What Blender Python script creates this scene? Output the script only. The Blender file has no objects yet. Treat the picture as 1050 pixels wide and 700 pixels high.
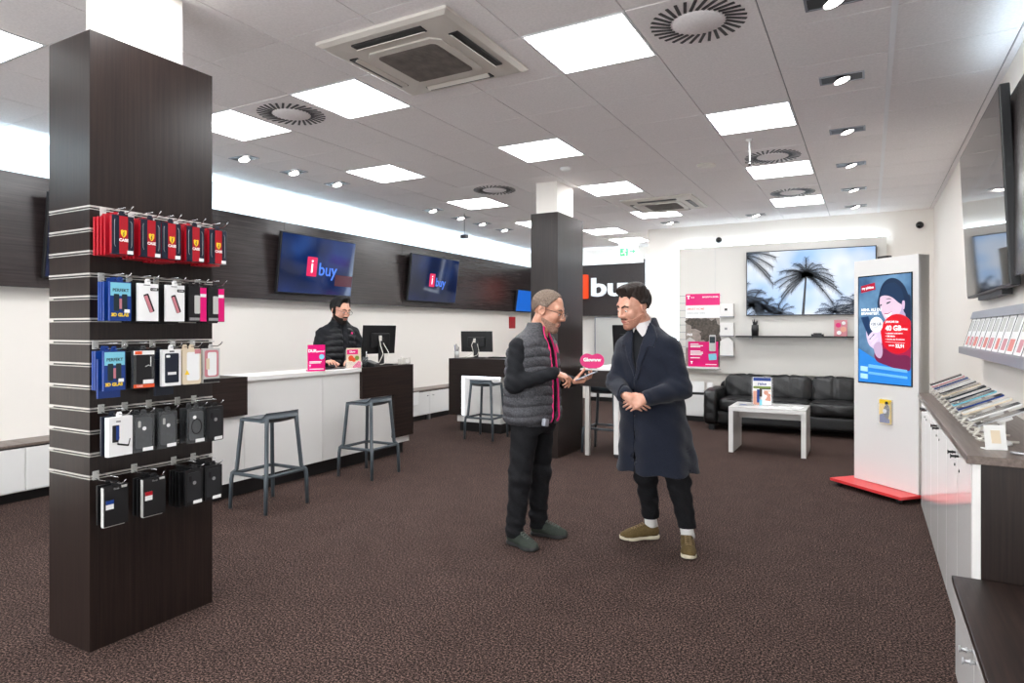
import bpy, bmesh, math, random
import numpy as np
from mathutils import Matrix, Vector
random.seed(7)
SC = bpy.context.scene
COL = SC.collection
PI = math.pi
TH = math.radians(28.889)
CS, SN = math.cos(TH), math.sin(TH)
EYE = 1.45
CEIL = 3.14

# ------------------------------------------------------------------ materials
def _nt(name):
    m = bpy.data.materials.new(name)
    m.use_nodes = True
    nt = m.node_tree
    b = nt.nodes['Principled BSDF']
    return m, nt, b

def rgb(r, g, b):            # sRGB 0-255 -> linear
    f = lambda c: (c / 12.92 if c <= .04045 else ((c + .055) / 1.055) ** 2.4)
    return (f(r / 255), f(g / 255), f(b / 255), 1)

def mat(name, c, rough=.5, metal=0., spec=.5, noise=0., nscale=40., bump=0., coat=0., alpha=1., trans=0., sheen=0.):
    m, nt, b = _nt(name)
    b.inputs['Base Color'].default_value = c
    b.inputs['Roughness'].default_value = rough
    b.inputs['Metallic'].default_value = metal
    b.inputs['Specular IOR Level'].default_value = spec
    b.inputs['Coat Weight'].default_value = coat
    b.inputs['Alpha'].default_value = alpha
    b.inputs['Transmission Weight'].default_value = trans
    if sheen:
        b.inputs['Sheen Weight'].default_value = sheen
    if noise or bump:
        tc = nt.nodes.new('ShaderNodeTexCoord')
        n = nt.nodes.new('ShaderNodeTexNoise')
        n.inputs['Scale'].default_value = nscale
        n.inputs['Detail'].default_value = 4
        nt.links.new(tc.outputs['Object'], n.inputs['Vector'])
        if noise:
            r = nt.nodes.new('ShaderNodeValToRGB')
            r.color_ramp.elements[0].color = tuple(x * (1 - noise) for x in c[:3]) + (1,)
            r.color_ramp.elements[1].color = tuple(min(1, x * (1 + noise)) for x in c[:3]) + (1,)
            r.color_ramp.elements[0].position = .3
            r.color_ramp.elements[1].position = .7
            nt.links.new(n.outputs['Fac'], r.inputs['Fac'])
            nt.links.new(r.outputs['Color'], b.inputs['Base Color'])
        if bump:
            bp = nt.nodes.new('ShaderNodeBump')
            bp.inputs['Strength'].default_value = bump
            bp.inputs['Distance'].default_value = .01
            nt.links.new(n.outputs['Fac'], bp.inputs['Height'])
            nt.links.new(bp.outputs['Normal'], b.inputs['Normal'])
    return m

def emat(name, c, s):
    m, nt, b = _nt(name)
    b.inputs['Base Color'].default_value = (c[0] * .5, c[1] * .5, c[2] * .5, 1)
    b.inputs['Emission Color'].default_value = c
    b.inputs['Emission Strength'].default_value = s
    b.inputs['Roughness'].default_value = .3
    return m

def woodmat(name, c0, c1, rough, sx, sy, sz, spec=.5):
    m, nt, b = _nt(name)
    tc = nt.nodes.new('ShaderNodeTexCoord')
    mp = nt.nodes.new('ShaderNodeMapping')
    mp.inputs['Scale'].default_value = (sx, sy, sz)
    n = nt.nodes.new('ShaderNodeTexNoise')
    n.inputs['Scale'].default_value = 1
    n.inputs['Detail'].default_value = 6
    n.inputs['Roughness'].default_value = .65
    r = nt.nodes.new('ShaderNodeValToRGB')
    r.color_ramp.elements[0].color = c0
    r.color_ramp.elements[1].color = c1
    r.color_ramp.elements[0].position = .35
    r.color_ramp.elements[1].position = .7
    nt.links.new(tc.outputs['Object'], mp.inputs['Vector'])
    nt.links.new(mp.outputs['Vector'], n.inputs['Vector'])
    nt.links.new(n.outputs['Fac'], r.inputs['Fac'])
    nt.links.new(r.outputs['Color'], b.inputs['Base Color'])
    b.inputs['Roughness'].default_value = rough
    b.inputs['Specular IOR Level'].default_value = spec
    bp = nt.nodes.new('ShaderNodeBump')
    bp.inputs['Strength'].default_value = .06
    bp.inputs['Distance'].default_value = .003
    nt.links.new(n.outputs['Fac'], bp.inputs['Height'])
    nt.links.new(bp.outputs['Normal'], b.inputs['Normal'])
    return m

M = {}
M['wall'] = mat('white_wall_paint', rgb(240, 235, 228), .6, spec=.3, bump=.03, nscale=120)
M['wenge_v'] = woodmat('wenge_vertical_grain', rgb(24, 17, 16), rgb(46, 35, 31), .29, 90, 90, 2.0, .45)
M['wenge_y'] = woodmat('wenge_grain_along_wall', rgb(28, 20, 18), rgb(52, 38, 33), .42, 60, 2.0, 90, .25)
M['wenge_x'] = woodmat('wenge_grain_across', rgb(26, 18, 16), rgb(44, 32, 29), .4, 2.0, 60, 90, .3)
M['bulk'] = woodmat('wenge_wall_panel', rgb(43, 36, 36), rgb(63, 55, 54), .25, 60, 2.0, 90)
M['taupe_top'] = woodmat('brown_grey_worktop', rgb(92, 80, 74), rgb(124, 110, 102), .35, 60, 2.5, 60)
M['white_gloss'] = mat('white_gloss_lacquer', rgb(232, 231, 229), .09, spec=.6)
M['white_satin'] = mat('white_satin_laminate', rgb(230, 228, 225), .35)
M['board'] = mat('display_board_white', rgb(216, 213, 207), .3)
M['white_plastic'] = mat('white_plastic', rgb(232, 232, 230), .4)
M['cream_plastic'] = mat('cream_plastic', rgb(222, 217, 208), .45)
M['black_plastic'] = mat('black_plastic', rgb(20, 20, 22), .4)
M['black_gloss'] = mat('black_gloss', rgb(10, 10, 12), .08)
M['black_toe'] = mat('black_plinth', rgb(17, 15, 16), .45)
M['alu'] = mat('aluminium', rgb(214, 210, 204), .35, .55)
M['steel'] = mat('brushed_steel', rgb(176, 176, 178), .3, .9)
M['chrome'] = mat('chrome_wire', rgb(190, 190, 192), .18, 1.)
M['stool'] = mat('grey_stool_plastic', rgb(72, 80, 86), .4, noise=.06)
M['dark_metal'] = mat('dark_metal', rgb(45, 44, 46), .4, .6)
M['leather'] = mat('black_leather', rgb(20, 20, 21), .36, spec=.5, bump=.35, nscale=60, noise=.15)
M['red_lacq'] = mat('red_lacquer', rgb(222, 60, 62), .3)
M['magenta'] = mat('magenta_print', rgb(226, 0, 116), .35)
M['magenta_d'] = mat('dark_magenta_print', rgb(170, 0, 90), .35)
M['red'] = mat('red_print', rgb(176, 14, 34), .35)
M['orange_red'] = emat('orange_red_sign', rgb(235, 70, 25), .6)
M['white_print'] = mat('white_print', rgb(245, 245, 245), .4)
M['grey_print'] = mat('grey_print', rgb(150, 150, 150), .4)
M['lgrey'] = mat('light_grey_panel', rgb(196, 196, 192), .4)
M['rail_grey'] = mat('grey_rail_metal', rgb(150, 152, 160), .35, .3)
M['black_print'] = mat('black_print', rgb(22, 22, 24), .35)
M['navy_print'] = mat('navy_print', rgb(22, 30, 48), .3)
M['yellow_print'] = mat('yellow_print', rgb(246, 206, 40), .4)
M['blue_print'] = mat('blue_print', rgb(16, 58, 136), .3)
M['cyan_print'] = mat('pale_cyan_print', rgb(130, 205, 225), .3)
M['teal_print'] = mat('dark_teal_print', rgb(30, 48, 54), .3)
M['pink_print'] = mat('rose_pink_print', rgb(206, 130, 140), .35)
M['beige_print'] = mat('cream_print', rgb(226, 210, 184), .4)
M['skin_print'] = mat('photo_skin_tone', rgb(222, 160, 138), .4)
M['green_print'] = mat('leaf_green_print', rgb(120, 145, 60), .4)
M['tree_print'] = mat('photo_dark_trees', rgb(74, 66, 58), .4, noise=.6, nscale=30)
M['stone_print'] = mat('photo_pale_street', rgb(150, 140, 132), .4, noise=.25, nscale=20)
M['clear'] = mat('clear_plastic', (1, 1, 1, 1), .05, alpha=.16)
M['smoke_clear'] = mat('smoked_clear_plastic', rgb(70, 72, 74), .12, alpha=.8)
M['paper'] = mat('white_paper', rgb(238, 238, 236), .6)
M['cable'] = mat('white_cable', rgb(226, 222, 212), .45)
M['black_cable'] = mat('black_cable', rgb(25, 25, 26), .5)
M['led'] = emat('led_panel_diffuser', (.97, .985, 1, 1), 15.0)
M['cove'] = emat('cove_led_strip', (.58, .81, 1, 1), 27.0)
M['cove2'] = emat('cove_led_strip_back', (.76, .90, 1, 1), 13.0)
M['cove3'] = emat('cove_led_strip_right', (.66, .85, 1, 1), 20.0)
M['spot'] = emat('spot_lamp', (1, .93, .88, 1), 22.0)
M['ledbar'] = emat('led_edge_bar', (.86, .93, 1, 1), 2.6)
M['sign_white'] = emat('lit_sign_white', rgb(225, 232, 240), .6)

# ------------------------------------------------------------------ mesh builder
def rotm(rx=0, ry=0, rz=0):
    return Matrix.Rotation(rz, 3, 'Z') @ Matrix.Rotation(ry, 3, 'Y') @ Matrix.Rotation(rx, 3, 'X')

class MB:
    def __init__(s):
        s.v = []; s.f = []; s.m = []; s.sm = []
    def add(s, vs, fs, mi=0, smooth=False):
        o = len(s.v)
        s.v += [tuple(v) for v in vs]
        s.f += [[i + o for i in f] for f in fs]
        s.m += [mi] * len(fs); s.sm += [smooth] * len(fs)
        return s
    def box(s, x0, x1, y0, y1, z0, z1, mi=0):
        vs = [(x, y, z) for z in (z0, z1) for y in (y0, y1) for x in (x0, x1)]
        return s.add(vs, [(0, 2, 3, 1), (4, 5, 7, 6), (0, 1, 5, 4), (2, 6, 7, 3), (0, 4, 6, 2), (1, 3, 7, 5)], mi)
    def obox(s, c, size, R=None, mi=0):
        R = R or Matrix.Identity(3); c = Vector(c)
        vs = [c + R @ Vector((sx * size[0] / 2, sy * size[1] / 2, sz * size[2] / 2)) for sz in (-1, 1) for sy in (-1, 1) for sx in (-1, 1)]
        return s.add(vs, [(0, 2, 3, 1), (4, 5, 7, 6), (0, 1, 5, 4), (2, 6, 7, 3), (0, 4, 6, 2), (1, 3, 7, 5)], mi)
    def prism(s, poly, h0, h1, axis='z', mi=0, R=None, loc=(0, 0, 0)):
        # poly: 2-D outline (ccw); extruded along axis from h0 to h1
        n = len(poly)
        def P(a, b, h):
            return {'z': (a, b, h), 'y': (a, h, b), 'x': (h, a, b)}[axis]
        vs = [P(a, b, h0) for a, b in poly] + [P(a, b, h1) for a, b in poly]
        loc = Vector(loc)
        if R is not None: vs = [loc + R @ Vector(v) for v in vs]
        else: vs = [loc + Vector(v) for v in vs]
        fs = [list(range(n))[::-1], list(range(n, 2 * n))] + [(i, (i + 1) % n, n + (i + 1) % n, n + i) for i in range(n)]
        return s.add(vs, fs, mi)
    def tube(s, pts, r, n=8, mi=0, closed=False, cap=True):
        pts = [Vector(p) for p in pts]; k = len(pts)
        rs = r if isinstance(r, (list, tuple)) else [r] * k
        vs = []; u = None
        for i, p in enumerate(pts):
            if closed: t = pts[(i + 1) % k] - pts[i - 1]
            else: t = pts[min(i + 1, k - 1)] - pts[max(i - 1, 0)]
            t.normalize()
            if u is None:
                u = t.orthogonal().normalized()
            else:
                u = u - t * u.dot(t)
                u = u.normalized() if u.length > 1e-6 else t.orthogonal().normalized()
            w = t.cross(u)
            vs += [p + (u * math.cos(2 * PI * j / n) + w * math.sin(2 * PI * j / n)) * rs[i] for j in range(n)]
        fs = []
        for i in range(k if closed else k - 1):
            a = i * n; b = ((i + 1) % k) * n
            fs += [(a + j, a + (j + 1) % n, b + (j + 1) % n, b + j) for j in range(n)]
        s.add(vs, fs, mi, True)
        if cap and not closed:
            o = len(s.v) - len(vs)
            s.f += [[o + j for j in range(n)][::-1], [o + (k - 1) * n + j for j in range(n)]]
            s.m += [mi, mi]; s.sm += [False, False]
        return s
    def lathe(s, prof, c=(0, 0, 0), n=24, mi=0, smooth=True, R=None):
        c = Vector(c); vs = []; k = len(prof)
        for r, z in prof:
            for j in range(n):
                p = Vector((r * math.cos(2 * PI * j / n), r * math.sin(2 * PI * j / n), z))
                vs.append(c + (R @ p if R else p))
        fs = [(i * n + j, i * n + (j + 1) % n, (i + 1) * n + (j + 1) % n, (i + 1) * n + j) for i in range(k - 1) for j in range(n)]
        fs += [[j for j in range(n)][::-1], [(k - 1) * n + j for j in range(n)]]
        return s.add(vs, fs, mi, smooth)
    def ball(s, c, r, n=12, mi=0, sc=(1, 1, 1)):
        vs = []; c = Vector(c); k = n // 2 + 1
        for i in range(k):
            a = PI * (i + .02 if i == 0 else i - .02 if i == k - 1 else i) / (k - 1)
            for j in range(n):
                vs.append(c + Vector((r * sc[0] * math.sin(a) * math.cos(2 * PI * j / n), r * sc[1] * math.sin(a) * math.sin(2 * PI * j / n), -r * sc[2] * math.cos(a))))
        fs = [(i * n + j, i * n + (j + 1) % n, (i + 1) * n + (j + 1) % n, (i + 1) * n + j) for i in range(k - 1) for j in range(n)]
        fs += [[j for j in range(n)][::-1], [(k - 1) * n + j for j in range(n)]]
        return s.add(vs, fs, mi, True)
    def quad(s, a, b, c, d, mi=0):
        return s.add([a, b, c, d], [(0, 1, 2, 3)], mi)
    def merge(s, o, R=None, loc=(0, 0, 0), mi=None):
        loc = Vector(loc); R = R or Matrix.Identity(3)
        b = len(s.v)
        s.v += [tuple(loc + R @ Vector(v)) for v in o.v]
        s.f += [[i + b for i in f] for f in o.f]
        s.m += [mi if mi is not None else x for x in o.m]; s.sm += o.sm
        return s
    def build(s, name, mats, parent=None, bevel=0., seg=2, smooth=None, loc=None, rotz=0, kind=None):
        me = bpy.data.meshes.new(name)
        me.from_pydata(s.v, [], s.f)
        me.polygons.foreach_set('material_index', s.m)
        me.polygons.foreach_set('use_smooth', [bool(x) if smooth is None else smooth for x in s.sm])
        for m in (mats if isinstance(mats, (list, tuple)) else [mats]):
            me.materials.append(M[m] if isinstance(m, str) else m)
        if bevel:
            bm = bmesh.new(); bm.from_mesh(me)
            es = [e for e in bm.edges if len(e.link_faces) == 2 and e.calc_face_angle(0) > .5]
            bmesh.ops.bevel(bm, geom=es, offset=bevel, segments=seg, profile=.5, affect='EDGES', clamp_overlap=True)
            bm.to_mesh(me); bm.free()
        me.update()
        o = bpy.data.objects.new(name, me); COL.objects.link(o)
        if parent: o.parent = parent
        if loc is not None: o.location = loc
        o.rotation_euler.z = rotz
        if kind: o['kind'] = kind
        return o

def tag(o, label, cat, group=None):
    o['label'] = label; o['category'] = cat
    if group: o['group'] = group
    return o

def thing(name, label, cat, loc=(0, 0, 0), rotz=0., group=None):
    o = bpy.data.objects.new(name, None); COL.objects.link(o)
    o.empty_display_size = .05
    o.location = loc; o.rotation_euler.z = rotz
    return tag(o, label, cat, group)

def dup(root, loc, rotz=None, label=None, group=None):
    r = root.copy(); COL.objects.link(r); r.location = loc
    if rotz is not None: r.rotation_euler.z = rotz
    if label: r['label'] = label
    if group: r['group'] = group
    for ch in list(root.children):
        c = ch.copy(); COL.objects.link(c); c.parent = r
        for g in list(ch.children):
            d = g.copy(); COL.objects.link(d); d.parent = c
    return r

def text_mb(s, size, depth=.002, bold=0., align='CENTER', mi=0, spacing=1.):
    """lettering as an MB lying in the x-z plane facing -y (front at y=0)"""
    cu = bpy.data.curves.new('lettering', 'FONT')
    cu.body = s; cu.size = size; cu.extrude = depth / 2; cu.offset = bold
    cu.align_x = align; cu.align_y = 'CENTER'; cu.space_character = spacing
    cu.resolution_u = 3
    o = bpy.data.objects.new('lettering', cu); COL.objects.link(o)
    me = bpy.data.meshes.new_from_object(o.evaluated_get(bpy.context.evaluated_depsgraph_get()))
    b = MB()
    b.add([(v.co.x, -v.co.z - depth / 2, v.co.y) for v in me.vertices], [list(p.vertices) for p in me.polygons], mi)
    bpy.data.objects.remove(o); bpy.data.curves.remove(cu); bpy.data.meshes.remove(me)
    return b

def rrect(w, h, r, n=5, cx=0, cy=0):
    pts = []
    for sx, sy, a0 in ((1, 1, 0), (-1, 1, PI / 2), (-1, -1, PI), (1, -1, 1.5 * PI)):
        for i in range(n + 1):
            a = a0 + PI / 2 * i / n
            pts.append((cx + sx * (w / 2 - r) + r * math.cos(a), cy + sy * (h / 2 - r) + r * math.sin(a)))
    return pts

def circ(r, n=24, cx=0, cy=0, sx=1, sy=1):
    return [(cx + r * sx * math.cos(2 * PI * i / n), cy + r * sy * math.sin(2 * PI * i / n)) for i in range(n)]
# ------------------------------------------------------------------ camera
cam = bpy.data.cameras.new('camera')
cam.sensor_width = 36; cam.lens = 22.742; cam.shift_y = -12 / 1050
cam.clip_start = .05
co = bpy.data.objects.new('camera', cam); COL.objects.link(co)
co.location = (0, 0, EYE); co.rotation_euler = (PI / 2, 0, TH)
SC.camera = co
SC.view_settings.view_transform = 'Standard'
SC.view_settings.look = 'None'
SC.view_settings.gamma = 1
SC.view_settings.use_curve_mapping = False
SC.view_settings.exposure = 0.55
w = bpy.data.worlds.new('world'); SC.world = w
w.use_nodes = True
w.node_tree.nodes['Background'].inputs[0].default_value = (.8, .85, .9, 1)
w.node_tree.nodes['Background'].inputs[1].default_value = .2

# ------------------------------------------------------------------ setting
XL, XR, YB, YR, YF = -6.56, .79, 10.7, 12.8, -3.8     # left wall, right wall, back wall, recess wall, front wall

def carpet():
    m, nt, b = _nt('brown_loop_carpet')
    tc = nt.nodes.new('ShaderNodeTexCoord')
    n1 = nt.nodes.new('ShaderNodeTexNoise'); n1.inputs['Scale'].default_value = 100; n1.inputs['Detail'].default_value = 3; n1.inputs['Roughness'].default_value = .8
    n2 = nt.nodes.new('ShaderNodeTexNoise'); n2.inputs['Scale'].default_value = 5; n2.inputs['Detail'].default_value = 3
    v = nt.nodes.new('ShaderNodeTexNoise'); v.inputs['Scale'].default_value = 230
    r = nt.nodes.new('ShaderNodeValToRGB')
    e = r.color_ramp.elements
    e[0].position = .40; e[0].color = rgb(12, 9, 9)
    e[1].position = .62; e[1].color = rgb(124, 101, 93)
    k = e.new(.5); k.color = rgb(51, 39, 36)
    mx = nt.nodes.new('ShaderNodeMix'); mx.data_type = 'RGBA'; mx.blend_type = 'MULTIPLY'
    r2 = nt.nodes.new('ShaderNodeValToRGB')
    r2.color_ramp.elements[0].color = (.86, .86, .86, 1); r2.color_ramp.elements[0].position = .3
    r2.color_ramp.elements[1].color = (1.05, 1.05, 1.05, 1); r2.color_ramp.elements[1].position = .7
    bp = nt.nodes.new('ShaderNodeBump'); bp.inputs['Strength'].default_value = .35; bp.inputs['Distance'].default_value = .008
    L = nt.links.new
    for n in (n1, n2, v): L(tc.outputs['Object'], n.inputs['Vector'])
    L(n1.outputs['Fac'], r.inputs['Fac']); L(n2.outputs['Fac'], r2.inputs['Fac'])
    mx.inputs[0].default_value = 1
    L(r.outputs['Color'], mx.inputs[6]); L(r2.outputs['Color'], mx.inputs[7])
    L(mx.outputs[2], b.inputs['Base Color'])
    ad = nt.nodes.new('ShaderNodeMath'); ad.operation = 'ADD'
    L(n1.outputs['Fac'], ad.inputs[0]); L(v.outputs['Fac'], ad.inputs[1])
    L(ad.outputs[0], bp.inputs['Height']); L(bp.outputs['Normal'], b.inputs['Normal'])
    b.inputs['Roughness'].default_value = .95; b.inputs['Specular IOR Level'].default_value = .1
    return m
M['carpet'] = carpet()
M['tile'] = mat('mineral_fibre_tile', rgb(246, 242, 242), .85, spec=.15, noise=.05, nscale=70, bump=.12)
M['tbar'] = mat('ceiling_grid_bar', rgb(246, 246, 248), .5, spec=.3)
M['gapbar'] = mat('ceiling_grid_shadow_bar', rgb(150, 148, 150), .7, spec=.1)

MB().box(XL - .2, XR + .2, YF, YR + .2, -.1, 0).build('floor', 'carpet', kind='structure')
MB().box(XL - .2, XL, YF, YR + .2, 0, CEIL).build('wall_left', 'wall', kind='structure')
MB().box(XR, XR + .2, YF, YR + .2, 0, CEIL).build('wall_right', 'wall', kind='structure')
MB().box(-3.27, XR, YB, YR + .2, 0, CEIL).build('wall_back', 'wall', kind='structure')
MB().box(XL, -3.27, YR, YR + .2, 0, CEIL).build('wall_recess', 'wall', kind='structure')
f = MB().box(XL - .2, XR + .2, YF - .2, YF, 0, .25).box(XL - .2, XR + .2, YF - .2, YF, 2.9, CEIL)
for x in (XL - .2, -4.2, -1.9, XR - .0): f.box(x, x + .2, YF - .2, YF, .25, 2.9)
f.build('wall_front', 'wall', kind='structure')
sky = bpy.data.lights.new('added_front_fill', 'AREA'); sky.shape = 'RECTANGLE'; sky.size = 6.9; sky.size_y = 2.6; sky.energy = 260; sky.color = (.93, .97, 1)  # fill light added behind the unseen shop front, mainly to brighten the ceiling
so = bpy.data.objects.new('added_front_fill', sky); COL.objects.link(so); so.location = ((XL + XR) / 2, YF - .25, 1.6); so.rotation_euler = (PI / 2, 0, 0)
SC.cycles.diffuse_bounces = 8

# ceiling: tiles on a grid
GX, GY, GP = -1.765, 3.29, .628
def cell(i, j): return GX + GP * (i + .5), GY + GP * (j + .5)
lights = [(0, 0), (-3, 0), (-5, 0), (-2, 3), (1, 3), (-5, 3), (1, 6), (1, 9), (-2, 6), (-5, 6), (-2, 9), (-4, 11), (-4, 13), (-5, 9), (-5, -3),
          (-2, -3), (1, -3), (-2, -6), (1, -6), (-5, -6), (-2, -9), (1, -9), (-5, -9)]  # this row: unseen panels added behind the camera for foreground brightness
vents = [(1, 0), (-4, 0), (1, 5), (-4, 5), (1, 8)]
skip = set(lights) | set(vents)
c = MB()
c.box(XL - .2, XR + .2, YF, YR + .2, CEIL + .012, CEIL + .12, 1)
for i in range(-8, 5):
    for j in range(-12, 16):
        if (i, j) in skip: continue
        x, y = cell(i, j); g = GP / 2 - .004
        x0, x1 = max(x - g, XL), min(x + g, XR)
        if i == 2: x1 -= .012
        if i == 3: x0 += .012
        if x1 - x0 < .02: continue
        y0, y1 = max(y - g, YF), min(y + g, YR)
        if y1 - y0 < .02: continue
        c.box(x0, x1, y0, y1, CEIL, CEIL + .011, 0)
gx = GX + GP * 3
c.box(gx - .0155, gx + .0155, YF, YB, CEIL - .004, CEIL + .011, 2)      # the wide white bar along the right
c.build('ceiling', ['tile', 'gapbar', 'tbar'], kind='structure')

# corner names for the lamp panels, in reading order of the grid
pos_names = {(0, 0): 'largest square ceiling light panel, right of the big air conditioning cassette',
    (-3, 0): 'square ceiling light panel left of and behind the big air conditioning cassette',
    (-5, 0): 'square ceiling light panel touching the right edge of the tall product column',
    (-2, 3): 'square ceiling light panel in front of the second column, above the chatting men',
    (1, 3): 'square ceiling light panel nearest the camera in the right-hand row, before the hanging rod',
    (-5, 3): 'square ceiling light panel above the first wall screen on the left',
    (1, 6): 'square ceiling light panel directly behind the vent with the hanging rod',
    (1, 9): 'square ceiling light panel farthest back in the right-hand row, above the palm screen',
    (-2, 6): 'square ceiling light panel just right of the second column, before the far cassette',
    (-5, 6): 'square ceiling light panel behind the vent left of the second column',
    (-2, 9): 'square ceiling light panel just behind the far air conditioning cassette',
    (-4, 11): 'square ceiling light panel behind the second column, nearer of the two over the recess',
    (-4, 13): 'square ceiling light panel deepest in the recess before the green exit sign',
    (-5, 9): 'square ceiling light panel cut by the left edge of the second column',
    (-5, -3): 'square ceiling light panel left of the tall product column at the picture edge'}
first = None
for (i, j) in lights:
    x, y = cell(i, j)
    lab = pos_names.get((i, j), 'added square ceiling light panel, unseen behind the camera, to brighten the foreground')
    if first is None:
        t = thing('ceiling_light', lab, 'ceiling light', (x, y, CEIL - .004), 0, 'square light panels in the ceiling')
        h = GP / 2 - .004
        f = MB()
        for a in ((-h, h, -h, -h + .014), (-h, h, h - .014, h), (-h, -h + .014, -h + .014, h - .014), (h - .014, h, -h + .014, h - .014)):
            f.box(*a, 0, .015)
        f.build('frame', 'tbar', t)
        MB().box(-h + .015, h - .015, -h + .015, h - .015, .002, .012).build('diffuser', 'led', t)
        first = t
    else:
        dup(first, (x, y, CEIL - .004), 0, lab)

# swirl vents
vlab = {(1, 0): 'large round-slotted ceiling vent nearest the camera, cut by the top picture edge',
        (-4, 0): 'round-slotted ceiling vent between the two light panels right of the product column',
        (1, 5): 'round-slotted ceiling vent with a thin rod hanging in front of it',
        (-4, 5): 'round-slotted ceiling vent left of the second column',
        (1, 8): 'round-slotted ceiling vent farthest back, right of the far cassette'}
first = None
for k in vents:
    x, y = cell(*k)
    if first is None:
        t = thing('ceiling_vent', vlab[k], 'ceiling vent', (x, y, CEIL - .003), 0, 'round-slotted air vents in the ceiling')
        h = GP / 2 - .004
        MB().box(-h, h, -h, h, 0, .014).build('plate', 'tile', t)
        MB().lathe([(.13, -.006), (.135, -.002), (.135, 0)], n=32).build('centre_disc', 'tile', t)
        s = MB()
        for q in range(30):
            a = 2 * PI * q / 30
            R = rotm(0, 0, a + .35)
            s.obox((.2 * math.cos(a), .2 * math.sin(a), -.002), (.115, .017, .004), R)
        s.build('slots', 'black_print', t)
        first = t
    else:
        dup(first, (x, y, CEIL - .003), 0, vlab[k])

# air conditioning cassettes
M['ac_white'] = mat('ac_cream_plastic', rgb(212, 206, 198), .45)
M['ac_grille'] = mat('ac_dusty_grille', rgb(112, 104, 98), .7, noise=.25, nscale=14)
def cassette(x, y, lab):
    t = thing('air_conditioner', lab, 'air conditioner', (x, y, CEIL), 0, 'ceiling cassette air conditioners')
    s = .465
    p = MB()
    ring = [(-s, -s), (s, -s), (s, s), (-s, s)]
    prof = [(s, -.001), (s, -.018), (s - .03, -.032), (.27, -.04)]
    vs = []
    for (r, z) in prof:
        vs += [(-r, -r, z), (r, -r, z), (r, r, z), (-r, r, z)]
    fs = []
    for k in range(3):
        fs += [(k * 4 + i, k * 4 + (i + 1) % 4, k * 4 + 4 + (i + 1) % 4, k * 4 + 4 + i) for i in range(4)]
    fs.append((12, 13, 14, 15))
    p.add(vs, fs)
    p.build('panel', 'ac_white', t)
    g = MB()
    g.prism([(-.27 + .05, -.27), (.27 - .05, -.27), (.27, -.27 + .05), (.27, .27 - .05), (.27 - .05, .27), (-.27 + .05, .27), (-.27, .27 - .05), (-.27, -.27 + .05)], -.05, -.04)
    g.build('grille_frame', 'ac_white', t)
    g = MB()
    g.prism(rrect(.43, .43, .04), -.0525, -.0495)
    for q in range(24):
        g.box(-.205, .205, -.2 + q * .0172, -.192 + q * .0172, -.056, -.052)
    g.build('grille', 'ac_grille', t)
    for k in range(4):
        R = rotm(0, 0, k * PI / 2)
        sl = MB().obox(R @ Vector((0, -.365, -.0345)), (.5, .062, .016), R)
        o = sl.build('air_slot', 'black_print', t)
        fl = MB().obox(R @ Vector((0, -.345, -.046)), (.48, .03, .005), R @ rotm(.5, 0, 0))
        fl.build('flap', 'ac_white', o)
    return t
cassette(-2.39, 3.24, 'big cream air conditioning cassette with dusty grille near the camera')
cassette(-2.39, 8.55, 'small-looking far air conditioning cassette near the back wall of the shop')

# rectangular swivel spotlights
M['spot_black'] = mat('spot_black_inside', rgb(22, 20, 22), .3)
slab = [((-.16, 3.69), 'cut by the top picture edge in the right row'), ((-.16, 4.87), 'second from the camera in the right row'), ((-.16, 6.16), 'third from the camera in the right row'),
        ((-.16, 7.45), 'fourth from the camera in the right row'), ((-.16, 8.78), 'fifth from the camera in the right row'), ((-.16, 9.99), 'farthest back in the right row'),
        ((-1.455, 10.05), 'above the left half of the palm screen'), ((-2.744, 10.12), 'behind the far light panel near the wall corner'),
        ((-5.385, 4.3), 'nearest the product column in the left row'), ((-5.385, 4.93), 'second from the product column in the left row'), ((-5.385, 5.57), 'third from the product column in the left row'),
        ((-5.385, 7.45), 'of the left row, just before the hanging sensor'), ((-5.385, 8.16), 'above the hanging sensor in the left row'), ((-5.385, 8.78), 'just past the hanging sensor in the left row'), ((-5.385, 9.5), 'nearest the second column in the left row')]
first = None
for (x, y), lab in slab:
    lab = 'recessed swivel ceiling spotlight ' + lab
    tilt = .5
    if first is None:
        t = thing('ceiling_spotlight', lab, 'spotlight', (x, y, CEIL - .002), 0, 'recessed swivel spotlights')
        f = MB(); a, b_ = .135, .075
        for q in ((-a, a, -b_, -b_ + .012), (-a, a, b_ - .012, b_), (-a, -a + .012, -b_ + .012, b_ - .012), (a - .012, a, -b_ + .012, b_ - .012)):
            f.box(*q, -.004, .01)
        f.build('bezel', 'rail_grey', t)
        MB().box(-a + .013, a - .013, -b_ + .013, b_ - .013, -.001, .006).build('recess', 'spot_black', t)
        R = rotm(0, -.28, 0)
        hd = MB().lathe([(.04, .01), (.055, -.004), (.055, -.008)], (0, 0, -.009), n=20, R=R)
        hd = hd.build('lamp_head', 'chrome', t)
        MB().lathe([(.048, -.0085), (.048, -.0095)], (0, 0, -.009), n=20, R=R).build('bulb', 'spot', hd)
        first = t
    else:
        dup(first, (x, y, CEIL - .002), 0, lab)

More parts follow.
